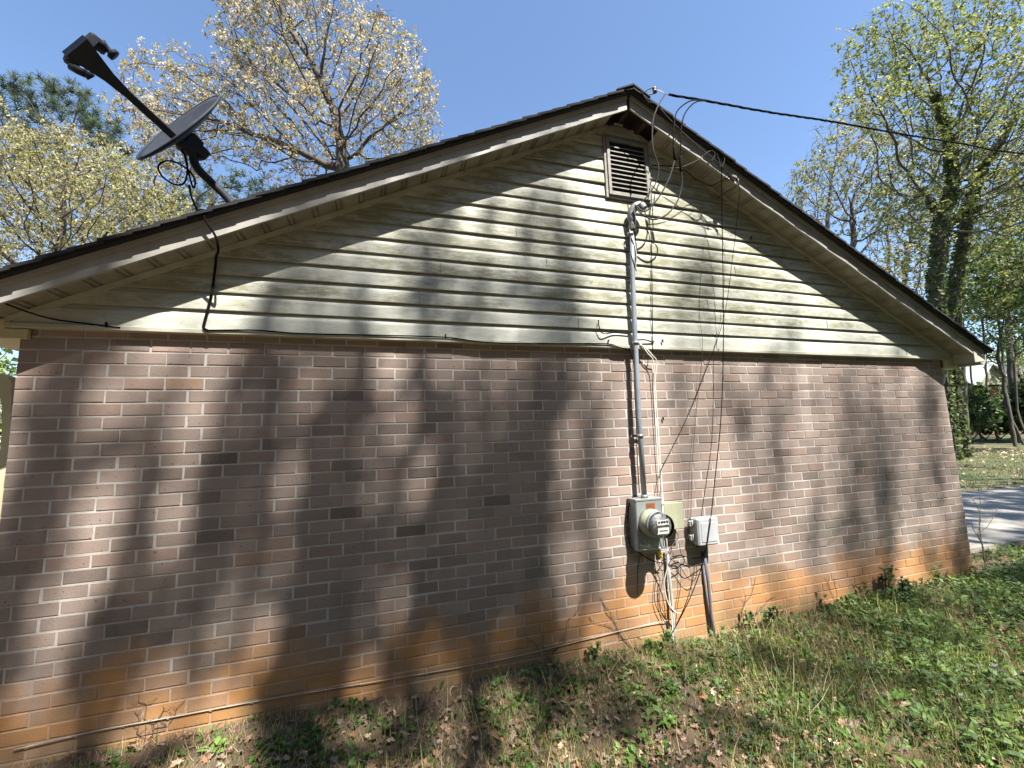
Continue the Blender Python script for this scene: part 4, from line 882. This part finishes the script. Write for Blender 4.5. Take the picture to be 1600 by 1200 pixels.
# tall pale tree behind the roof
D = 17.0
make_tree('oak_tree', 'tall tree with pale tan spring leaves and dark limbs rising behind the left roof slope', 'tree', basept(560, D),
    [env(440, 60, D, 88, 95, 3.2, 2.4), env(600, 150, D, 78, 98, 2.8, 2.2), env(300, 170, D, 85, 62, 2.6, 1.5), env(480, 215, D, 140, 70, 3, 1.8), env(250, 205, D-1, 48, 55, 2, .6), env(400, -60, D, 75, 85, 3, 1.1), env(655, 185, D, 34, 55, 1.5, .5), env(520, 20, D, 40, 60, 2, .6), env(380, 110, D-1, 40, 50, 2, .5)],
    21, n_att=5200, step=.34, infl=6, kill=.36, guide=[gp_(560, 400, D), gp_(541, 285, D), gp_(537, 262, D)], r_tip=.0075, r_trunk=.30, lsz=.074, nleaf=36, spread=.38, cols=TAN, mat=PETAL, tipgen=3, expo=2.35)
# yellow-green trees left
D = 14.0
make_tree('young_maple', 'yellow green leafed tree crowding the left edge above the eave', 'tree', basept(40, D),
    [env(60, 290, D, 150, 90, 3, 3), env(180, 330, D, 120, 70, 2.5, 2), env(-60, 300, D, 120, 110, 3, 1.5), env(110, 390, D, 160, 60, 2.5, 1.2)],
    5, n_att=3600, step=.32, infl=5, kill=.36, guide=[gp_(60, 560, D), gp_(80, 430, D)], r_tip=.006, r_trunk=.2, lsz=.066, nleaf=34, spread=.34, cols=YG, mat=PETAL)
make_tree('young_maple', 'pale yellow tree further back behind the yellow green one', 'tree', basept(150, 20), [env(120, 280, 20, 130, 70, 3, 2), env(40, 330, 20, 130, 80, 3, 2), env(230, 350, 20, 90, 50, 3, 1)], 7, n_att=2200, step=.4, infl=5, kill=.45, guide=[gp_(140, 480, 20), gp_(130, 400, 20)], r_tip=.008, r_trunk=.2, lsz=.10, nleaf=18, spread=.4, cols=YG+TAN, mat=PETAL)
make_tree('young_maple', 'smaller yellow green tree directly behind the satellite dish', 'tree', basept(290, D+5),
    [env(275, 300, D+5, 75, 65, 2, 2), env(220, 330, D+5, 70, 60, 2, 1)],
    6, n_att=900, step=.4, infl=5, kill=.5, guide=[gp_(270, 400, D+5)], r_tip=.009, r_trunk=.16, lsz=.11, nleaf=12, spread=.36, cols=YG, mat=PETAL)
D = 30.0
def pine(label, px, D, envs, rs, n=700):
    make_tree('pine_tree', label, 'pine', basept(px, D), envs, rs, n_att=n, step=.6, infl=7, kill=.9, guide=[gp_(px, 400, D), gp_(px, 280, D)], r_tip=.016, r_trunk=.28, leaf=(TUFT, TUFTF), lsz=.36, nleaf=15, spread=.45, cols=PN, tipgen=3)
pine('dark green pine with open crown at the top left', 95, D, [env(65, 165, D, 60, 48, 2.2, 1.8), env(120, 195, D, 60, 65, 2.2, 1.6), env(15, 205, D, 60, 60, 2.2, 1.4), env(165, 215, D, 28, 30, 1.5, .5), env(80, 250, D, 110, 40, 2.5, 1.2)], 31, 1500)
pine('small dark pine showing low between the dish mast and the pale tree', 330, 34, [env(340, 300, 34, 45, 30, 2, 1), env(395, 300, 34, 40, 28, 2, 1), env(300, 320, 34, 30, 30, 2, .6)], 33, 380)
# right side
D = 19.0
make_tree('ivy_clad_tree', 'large multi-stemmed tree wrapped in ivy rising above the right eave', 'tree', basept(1470, D),
    [env(1440, 120, D, 110, 80, 3, 2.4), env(1560, 130, D, 110, 130, 3.5, 2.4), env(1500, 260, D, 130, 80, 3.2, 2), env(1390, 70, D, 60, 45, 2, .7), env(1640, 250, D, 110, 150, 3, 1.2), env(1370, 165, D-2, 75, 25, 1.5, 1.0), env(1365, 60, D, 45, 35, 1.5, .6), env(1500, 30, D, 100, 60, 3, .9), env(1440, 330, D, 60, 50, 2.5, .6), env(1560, 330, D, 80, 60, 3, .7)],
    41, n_att=4800, step=.38, infl=6, kill=.42, guide=[gp_(1468, 560, D), gp_(1462, 420, D), gp_(1474, 330, D)], r_tip=.008, r_trunk=.27, leaf=(LQ, LQF), lsz=.095, nleaf=26, spread=.40, cols=OG, ivy=120, expo=2.35)
make_tree('ivy_clad_tree', 'second ivy covered stem leaning right beside the large ivy tree', 'tree', basept(1490, D+1),
    [env(1530, 220, D+1, 90, 90, 2.5, 1), env(1600, 180, D+1, 80, 100, 2.5, 1)], 43, n_att=900, step=.42, infl=6, kill=.5, guide=[gp_(1485, 560, D+1), gp_(1490, 440, D+1), gp_(1515, 320, D+1)], r_tip=.01, r_trunk=.2, leaf=(LQ, LQF), lsz=.10, nleaf=20, spread=.36, cols=OG, ivy=90)
D = 26.0
make_tree('sweetgum_tree', 'pale green spring tree above the middle of the right roof slope', 'tree', basept(1340, D),
    [env(1320, 270, D, 85, 55, 3, 2), env(1370, 330, D, 60, 70, 3, 1.6), env(1270, 300, D, 40, 45, 2, .8), env(1400, 250, D, 60, 60, 3, 1)],
    51, n_att=1700, step=.45, infl=6, kill=.55, guide=[gp_(1335, 480, D), gp_(1330, 390, D)], r_tip=.008, r_trunk=.20, lsz=.11, nleaf=30, spread=.42, cols=PG, mat=PETAL)
for (px, D, cy, rs, lb) in ((1290, 34, 300, 61, 'thin grey trunked tree with sparse buds nearest the middle of the right roof'), (1410, 32, 380, 62, 'thin sparse tree between the pale green tree and the ivy tree'), (1570, 30, 330, 63, 'bare branching tree right of the ivy tree with two forked stems'), (1380, 38, 400, 64, 'faint sparse tree low above the right roof slope')):
    make_tree('sparse_tree', lb, 'tree', basept(px, D), [env(px, cy, D, 45, 80, 2.5, 1), env(px+20, cy-60, D, 40, 60, 2.5, 1)], rs, n_att=650, step=.5, infl=6, kill=.6, guide=[gp_(px, cy+90, D)], r_tip=.013, r_trunk=.2, lsz=.11, nleaf=4, spread=.45, cols=PG, mat=PETAL)
for (px, D, cx, cy, rx, ry, rs, cols, lb) in ((1625, 24, 1595, 420, 80, 65, 71, FG, 'bright green leafy tree hanging over the driveway at the right edge'), (1600, 32, 1540, 440, 60, 60, 72, OG, 'olive green tree behind the right eave corner'), (1625, 34, 1625, 480, 50, 45, 73, FG, 'green tree filling the right edge below the bright green tree'), (1680, 22, 1660, 420, 90, 120, 74, OG, 'olive tree at the extreme right edge')):
    make_tree('leafy_tree', lb, 'tree', basept(px, D), [env(cx, cy, D, rx, ry, 3, 2), env(cx-20, cy+30, D, rx*.8, ry*.6, 3, 1)], rs, n_att=1100, step=.5, infl=6, kill=.55, guide=[gp_(px, cy+80, D)], r_tip=.009, r_trunk=.12, leaf=(LQ, LQF), lsz=.14, nleaf=28, spread=.45, cols=cols)
for (px, D, cx, cy, rx, ry, rs, cols, lb) in ((1610, 38, 1618, 560, 50, 40, 80, OG, 'dim green tree low at the right edge behind the shrubs'), (1570, 26, 1552, 500, 55, 50, 78, FG, 'leafy green tree between the right eave corner and the frame edge'), (1496, 23, 1515, 330, 60, 90, 75, OG, 'olive tree between the ivy clad stems and the right edge'), (1440, 28, 1440, 420, 50, 60, 76, PG, 'pale tree low behind the ivy clad stems'), (1600, 27, 1610, 330, 80, 80, 77, PG, 'pale green tree high at the right edge')):
    make_tree('leafy_tree', lb, 'tree', basept(px, D), [env(cx, cy, D, rx, ry, 3, 2), env(cx-20, cy+40, D, rx*.9, ry*.7, 3, 1)], rs, n_att=1500, step=.42, infl=6, kill=.5, guide=[gp_(px, cy+110, D)], r_tip=.009, r_trunk=.10, leaf=(LQ, LQF), lsz=.13, nleaf=16, spread=.42, cols=cols)
for (px, D, top, rs, lb) in ((1545, 30, 480, 81, 'slim straight trunk crossing in front of the neighbour house'), (1572, 27, 470, 82, 'leaning slim trunk right of the neighbour gable'), (1520, 34, 470, 83, 'slim trunk left of the neighbour house'), (1590, 28, 500, 84, 'pale slim trunk at the right edge behind the driveway')):
    make_tree('slim_tree', lb, 'tree', basept(px+(12 if rs == 82 else 0), D), [env(px-10, top-20, D, 35, 60, 2, 1)], rs, n_att=260, step=.55, infl=6, kill=.6, guide=[gp_(px, 640, D), gp_(px-6, top+70, D)], r_tip=.014, r_trunk=.07, leaf=(LQ, LQF), lsz=.13, nleaf=14, spread=.4, cols=OG)
# shrubs of the wood edge
for (px, D, cy, rx, ry, rs, lb) in ((1508, 30, 650, 30, 46, 91, 'dark green evergreen shrub behind the lawn next to the house corner'), (1556, 33, 668, 34, 32, 92, 'dark shrub under the neighbour house at the wood edge'), (1604, 29, 664, 36, 34, 93, 'dense shrub at the right edge beyond the lawn'), (1486, 27, 650, 26, 44, 96, 'shrub hidden half behind the far wall corner'), (1532, 32, 656, 26, 38, 97, 'rounded shrub between the two slim trunks'), (1580, 31, 660, 28, 36, 98, 'low shrub in front of the white trailer'), (1645, 28, 640, 40, 60, 94, 'tall shrub beyond the lawn outside the right edge')):
    make_tree('evergreen_shrub', lb, 'shrub', basept(px, D, -2.0), [env(px, cy+(4 if px in (1532, 1556) else -8), D, rx*1.05, ry*1.05, 1.8, 1)], rs, n_att=760, step=.32, infl=3, kill=.35, guide=[gp_(px, 680, D)], r_tip=.009, r_trunk=.07, leaf=(LQ, LQF), lsz=.19, nleaf=34, spread=.42, cols=[(.06, .10, .03), (.09, .15, .04), (.13, .20, .06), (.05, .07, .025)])
# left, seen under the eave
make_tree('leafy_tree', 'bright green tree seen through the porch opening at the left edge', 'tree', basept(0, 11), [env(-20, 620, 11, 90, 120, 2.5, 1)], 95, n_att=700, step=.35, infl=4, kill=.4, guide=[gp_(-10, 740, 11)], r_tip=.009, r_trunk=.12, leaf=(LQ, LQF), lsz=.11, nleaf=22, spread=.35, cols=[(.16, .26, .06), (.22, .34, .09), (.11, .18, .04)])

# woods far off and behind the camera: a deep belt of trunks and leaf clumps
def woods(x0, x1, fdist, n, rs, hmax, name='woods_belt', cols=None):
    r_ = np.random.default_rng(rs); Vs = []; Fs = []; Cs = []; o = 0
    ang = r_.uniform(x0, x1, n); dd = r_.uniform(fdist, fdist*1.5, n); bx = 2+np.sin(ang)*dd; by = -3+np.cos(ang)*dd; H = r_.uniform(.55, 1, n)*hmax
    k = np.repeat(np.arange(n), 420); m_ = len(k); t_ = r_.random(m_)**.75; cx = r_.normal(size=(m_, 3))*np.array([1.7, 1.7, .5])*(.5+.8*np.sin(t_*3)[:, None])
    pos = np.stack([bx[k], by[k], -1.5+t_*H[k]], -1)+cx; pos = pos[pos[:, 2] > -1.5+.0*pos[:, 2]]; k = k[:len(pos)]; m_ = len(pos)
    tc = np.array(cols)[r_.integers(0, len(cols), n)]; c = tc[k]*(1+r_.normal(0, .25, (m_, 1)))
    V, F, C = scatter(LQ, LQF, pos, rotm(r_.uniform(0, 6.28, m_), r_.normal(0, .7, m_), r_.normal(0, .7, m_)), r_.uniform(.18, .5, m_), np.clip(c, .01, .9))
    tr = []; 
    for i in range(n):
        w = .09; h_ = H[i]*.9
        for a in (0, 1.57): tr.append([(bx[i]-w*math.cos(a), by[i]-w*math.sin(a), -2.2), (bx[i]+w*math.cos(a), by[i]+w*math.sin(a), -2.2), (bx[i]+w*.3*math.cos(a), by[i]+w*.3*math.sin(a), h_), (bx[i]-w*.3*math.cos(a), by[i]-w*.3*math.sin(a), h_)])
    tr = np.array(tr).reshape(-1, 3); Vf = np.concatenate([V, tr]); Ff = np.concatenate([F, np.arange(len(tr)).reshape(-1, 4)+len(V)]); Cf = np.concatenate([C, np.tile([.10, .08, .065], (len(tr), 1))])
    tag(npmesh(name, Vf, Ff, Cf, LEAF), kind='stuff')
woods(.95, 1.75, 78, 120, 3, 17, cols=[(.12, .17, .05), (.17, .22, .08), (.24, .24, .12), (.09, .13, .04)])
woods(-.85, .2, 44, 90, 4, 9, cols=[(.16, .19, .07), (.25, .25, .12), (.12, .16, .05)])

woods(1.75, 4.6, 15, 230, 8, 20, cols=[(.07, .10, .03), (.10, .13, .04)])  # unseen belt close behind the camera, added to cut sky light on the wall

# ------------------------------------------------------------------ neighbour house
D = 40.0
def nh(px, py): return atd(px, py, D)
o_ = nh(1560, 640); nb = empty('neighbour_house', (o_.x, o_.y, -1.5), 'grey roofed neighbour house with a pale gable glimpsed through the trees', 'house')
dr = (CR.copy()); dr.z = 0; dr.normalize(); bk_ = CF.copy(); bk_.z = 0; bk_.normalize()
Mn = Matrix((dr, bk_, Vector((0, 0, 1)))).transposed().to_4x4(); Mn.translation = Vector((o_.x, o_.y, 0))
def nbx(name, a, b_, mat): bb_ = MB(); bb_.box(a, b_, Mn); return bb_.build(name, mat, nb)
zr = nh(1520, 572).z; ze = nh(1520, 602).z
NW = plain('neighbour_brick', (.26, .13, .08), .9); NR = plain('neighbour_roof', (.045, .045, .05), .9); NG = plain('pale_gable', (.26, .26, .17), .7)
wl = nbx('brick_wall', (-3.6, 0, -2), (9, 7, ze), NW)
b = MB(); b.add([Mn@Vector(q) for q in [(-4.0, -.6, ze), (9.5, -.6, ze), (9.5, 3.5, zr+.25), (-4.0, 3.5, zr+.25), (9.5, 7.6, ze), (-4.0, 7.6, ze), (-4.0, -.6, ze-.15), (9.5, -.6, ze-.15)]], [(0, 1, 2, 3), (3, 2, 4, 5), (6, 7, 1, 0), (0, 3, 5)]); rf = b.build('roof', NR, nb)
b = MB(); b.add([Mn@Vector(q) for q in [(-3.4, -1.6, ze-.1), (-.4, -1.6, ze-.1), (-1.9, -1.6, zr), (-3.4, 0, ze-.1), (-.4, 0, ze-.1), (-1.9, 2.4, zr)]], [(0, 1, 2), (1, 4, 5, 2), (3, 0, 2, 5)]); b.build('gable', NG, nb)
b = MB()
for s_ in (-1, 1):
    b.add([Mn@Vector(q) for q in [(-1.9, -1.9, zr+.13), (-1.9+s_*1.8, -1.9, ze-.2), (-1.9+s_*1.8, -1.7, ze-.2), (-1.9, 2.6, zr+.13), (-1.9, -1.9, zr+.0), (-1.9+s_*1.8, -1.9, ze-.34)]], [(0, 1, 2, 3), (0, 4, 5, 1)])
b.build('gable_trim', PAPER, nb)
wn = nbx('window', (.3, -.05, ze-1.25), (1.3, -.004, ze-.35), PAPER); b = MB(); b.box((.38, -.07, ze-1.17), (1.22, -.052, ze-.43), Mn); b.build('pane', DARK, wn)
nbx('porch_rail', (-.2, -1.2, ze-1.5), (4, -1.1, ze-1.35), NW)
wc = nh(1560, 635); b = MB(); b.box((wc.x-1.0, wc.y-.5, wc.z-.9), (wc.x+1.2, wc.y+.6, wc.z+.2), ch=.2); tag(b.build('parked_trailer', PAPER), 'white boxy trailer half hidden by shrubs in front of the neighbour house', 'trailer')

# ------------------------------------------------------------------ trees behind the photographer that shade the wall
SH = [(.12, .18, .04), (.17, .22, .06)]
def sunward(x, z, Y, g=False):          # the point at depth Y whose shadow falls on the wall at (x, z), or on the ground at (x, y=z)
    P_ = Vector((x, z, -1.9)) if g else Vector((x, 0, z))
    return P_+SUN*((Y-P_.y)/SUN.y)
def shade_tree(label, bx, by, limbs, rs, streaks, patches, canopy=None):
    e = empty('shade_tree', (bx, by, -2.1), label, 'tree', 'trees behind the photographer'); r_ = random.Random(rs); b = MB()
    hub = None; pos = []
    for (pts, r0, r1) in limbs:
        Y = by+r_.uniform(-.8, .8); P_ = [sunward(p_[0], p_[1], Y, len(p_) == 3) for p_ in pts]
        if P_[-1].z < P_[0].z: P_.reverse()
        if hub is None: hub = Vector((bx, by, P_[0].z-3.5)); b.tube([Vector((bx, by, -2.2)), Vector((bx, by, -1)), hub], [.42, .34, .26], 10)
        sp = spline([hub]+P_, 8); n = len(sp); sp = [q+Vector((.05*math.sin(i*1.1+r0*99), 0, 0)) for i, q in enumerate(sp)]
        b.tube(sp, [r0+(r1-r0)*i/(n-1) for i in range(n)], 8)
        for k in range(9, n-1, 1):
            d = Vector((r_.uniform(-1, 1), r_.uniform(-.6, .6), r_.uniform(.3, 1.6))).normalized()*r_.uniform(.3, 1.1); b.tube([sp[k], sp[k]+d*.5+Vector((0, 0, .08)), sp[k]+d], [.016, .010, .004], 4)
    b.build('trunk', BARK, e)
    for (pts, w, dens) in streaks:        # long hanging sprays of leaves
        Y = by+r_.uniform(-1.5, 1.5); sp = [sunward(x, z, Y) for x, z in pts]; sp = spline(sp, 10)
        for i in range(len(sp)-1):
            L = (sp[i+1]-sp[i]).length
            for _ in range(int(L*dens*75*(.4+1.1*r_.random()))):
                pos.append(sp[i].lerp(sp[i+1], r_.random())+Vector((r_.gauss(0, w*.5), r_.gauss(0, .4), r_.gauss(0, .1))))
    for pt in patches:
        g_ = len(pt) == 6; x, z, rx, rz, n = pt[:5]; Y = by+r_.uniform(-1.5, 1.5)
        for _ in range(n):
            c = sunward(x+r_.uniform(-1, 1)*rx, z+r_.uniform(-1, 1)*rz, Y, g_); a_, c_ = r_.uniform(.04, .12), r_.uniform(.10, .35)
            if g_: a_, c_ = a_*2, c_*.7
            for _k in range(26): pos.append(c+Vector((r_.gauss(0, a_), r_.gauss(0, .3), r_.gauss(0, c_))))
    if canopy:                            # dense canopy broken by gaps
        x0, x1, z0, z1, n, gaps = canopy; k = 0
        while k < n:
            x, z = r_.uniform(x0, x1), r_.uniform(z0, z1); ok = True
            for (ga, gb, gc, gd, gw) in gaps:
                t_ = (z-gb)/(gd-gb)
                if -.05 < t_ < 1.05 and abs(x-(ga+(gc-ga)*t_)) < gw*1.45+.035: ok = False
            if not ok: continue
            k += 1; c = sunward(x, z, by+r_.uniform(-1.2, 1.2)); c_ = r_.uniform(.08, .30)
            for _k in range(38): pos.append(c+Vector((r_.gauss(0, .07), r_.gauss(0, .25), r_.gauss(0, c_*1.25))))
    pos = np.array(pos); n_ = len(pos)
    npmesh('crown', *scatter(LQ, LQF, pos, rotm(rng.uniform(0, 6.28, n_), rng.normal(0, .7, n_), rng.normal(0, .7, n_)), .11*rng.uniform(.6, 1.4, n_), pick(SH, n_)), LEAF, e)
shade_tree('large oak behind the photographer shading the left of the wall', 5.2, -11.0,
    [([(.78, .15), (.60, -.7), (.52, -1.3), (.42, -2.0)], .10, .05), ([(1.60, .25), (1.5, -.6), (1.46, -1.3), (1.4, -2.0)], .13, .06), ([(3.15, .15), (2.95, -.5), (2.75, -1.1), (2.6, -1.9)], .09, .04), ([(2.35, 1.1), (2.25, .6), (2.2, .0)], .05, .02), ([(3.42, .9), (3.40, .2), (3.38, -1.6)], .05, .02), ([(1.28, .2), (1.26, -.8), (1.2, -1.9)], .06, .03)], 1,
    [([(.06, .0), (.03, -.9), (-.02, -1.9)], .08, .4), ([(3.44, .9), (3.42, -1.9)], .05, .35), ([(2.32, 1.15), (2.28, .3)], .08, .5), ([(2.62, 1.3), (2.5, .5)], .05, .3), ([(1.5, .9), (1.45, .4)], .06, .4), ([(3.3, 1.5), (3.25, .6)], .05, .4), ([(1.95, .9), (1.9, .35)], .05, .4)],
    [(2.5, .75, .4, .35, 7), (1.5, .7, .12, .15, 3), (3.2, .9, .2, .4, 6), (1.9, 1.0, .3, .15, 3),
     (1.8, -.35, .5, .25, 9, 'g'), (2.6, -.5, .5, .25, 6, 'g'), (1.4, -.9, .5, .3, 4, 'g'), (3.4, -.9, .4, .3, 5, 'g')],
    (0, 3.42, -2.05, .28, 88, [(.88, .25, .56, -.75, .12), (.42, -.75, .28, -1.55, .15), (1.0, .2, .88, -.5, .07), (1.62, .25, 1.24, -1.25, .11), (2.02, .2, 1.95, -.5, .10), (2.45, .2, 2.3, -.35, .07), (2.92, .25, 2.65, -.7, .14), (3.34, .25, 3.26, -1.95, .07), (.78, -1.45, .7, -1.95, .08), (1.15, -1.5, 1.08, -1.98, .11), (1.9, -1.35, 1.85, -2, .08), (2.6, -1.55, 2.5, -2, .08), (.18, .15, .12, -.35, .07), (2.12, -.75, 2.05, -1.1, .06), (2.95, -1.2, 2.9, -1.5, .07), (.75, -.9, .7, -1.1, .05), (1.75, -.8, 1.7, -1.1, .04)]))
shade_tree('slender tree behind the photographer shading the right of the wall', 10.8, -13.5,
    [([(3.58, .0), (3.55, -.8), (3.5, -1.5)], .05, .02), ([(4.95, .1), (5.05, -.5), (5.1, -.9)], .03, .012), ([(6.95, -.1), (6.85, -.7), (6.8, -1.3)], .04, .02), ([(6.3, .1), (6.35, -.8)], .025, .01)], 2,
    [([(3.58, .1), (3.55, -1.7)], .05, .25), ([(5.0, .6), (5.1, -.9)], .08, .3), ([(6.3, .3), (6.4, -1.0)], .07, .3), ([(6.9, .1), (6.8, -1.2)], .09, .4), ([(7.5, .1), (7.4, -1.3)], .07, .35), ([(5.6, .1), (5.65, -.7)], .05, .3), ([(6.6, -.2), (6.55, -1.2)], .04, .35), ([(7.15, .2), (7.1, -.6)], .04, .4), ([(7.75, .0), (7.7, -1.4)], .04, .4), ([(6.0, .1), (6.0, -.4)], .03, .3), ([(4.6, -.6), (4.62, -1.2)], .04, .25), ([(4.3, 1.2), (4.35, .4)], .06, .2), ([(5.6, .9), (5.7, .2)], .06, .2)],
    [(6.0, -1.2, .7, .3, 7), (7.0, -.6, .6, .5, 5), (5.3, -.5, .4, .4, 3), (4.7, .8, .4, .3, 3), (6.6, -1.6, .6, .15, 4), (7.8, -.9, .2, .6, 4), (4.4, -.2, .2, .3, 2),
     (4.6, -1.0, .5, .3, 7, 'g'), (8.2, -.4, .5, .3, 10, 'g'), (5.2, -.35, .3, .12, 4, 'g'), (6.0, -.5, .6, .25, 5, 'g'), (3.6, -.5, .3, .2, 3, 'g'), (7.4, -.9, .6, .4, 7, 'g'), (9, -.6, .8, .5, 9, 'g')])
shade_tree('broad tree by the driveway shading the concrete', 17.5, -12.0, [([(12, 2.5, 0), (14, 1.5, 0)], .14, .10), ([(17, 2.6, 0), (19, 1.2, 0)], .12, .08)], 3, [],
    [(x_, y_, rx_, .5, n_, 'g') for x_, y_, rx_, n_ in ((9.6, 1.0, .8, 16), (11, 2.2, 1.2, 26), (12.5, 1.2, 1.2, 26), (14, 2.6, 1.5, 30), (16, 1.5, 1.5, 30), (18, 2.6, 1.6, 26), (21, 1.8, 2, 26), (9.4, 2.8, .6, 12), (12, 4.5, 2, 36), (16, 5.5, 3, 50), (20, 7, 3, 50), (24, 5, 3, 40))])
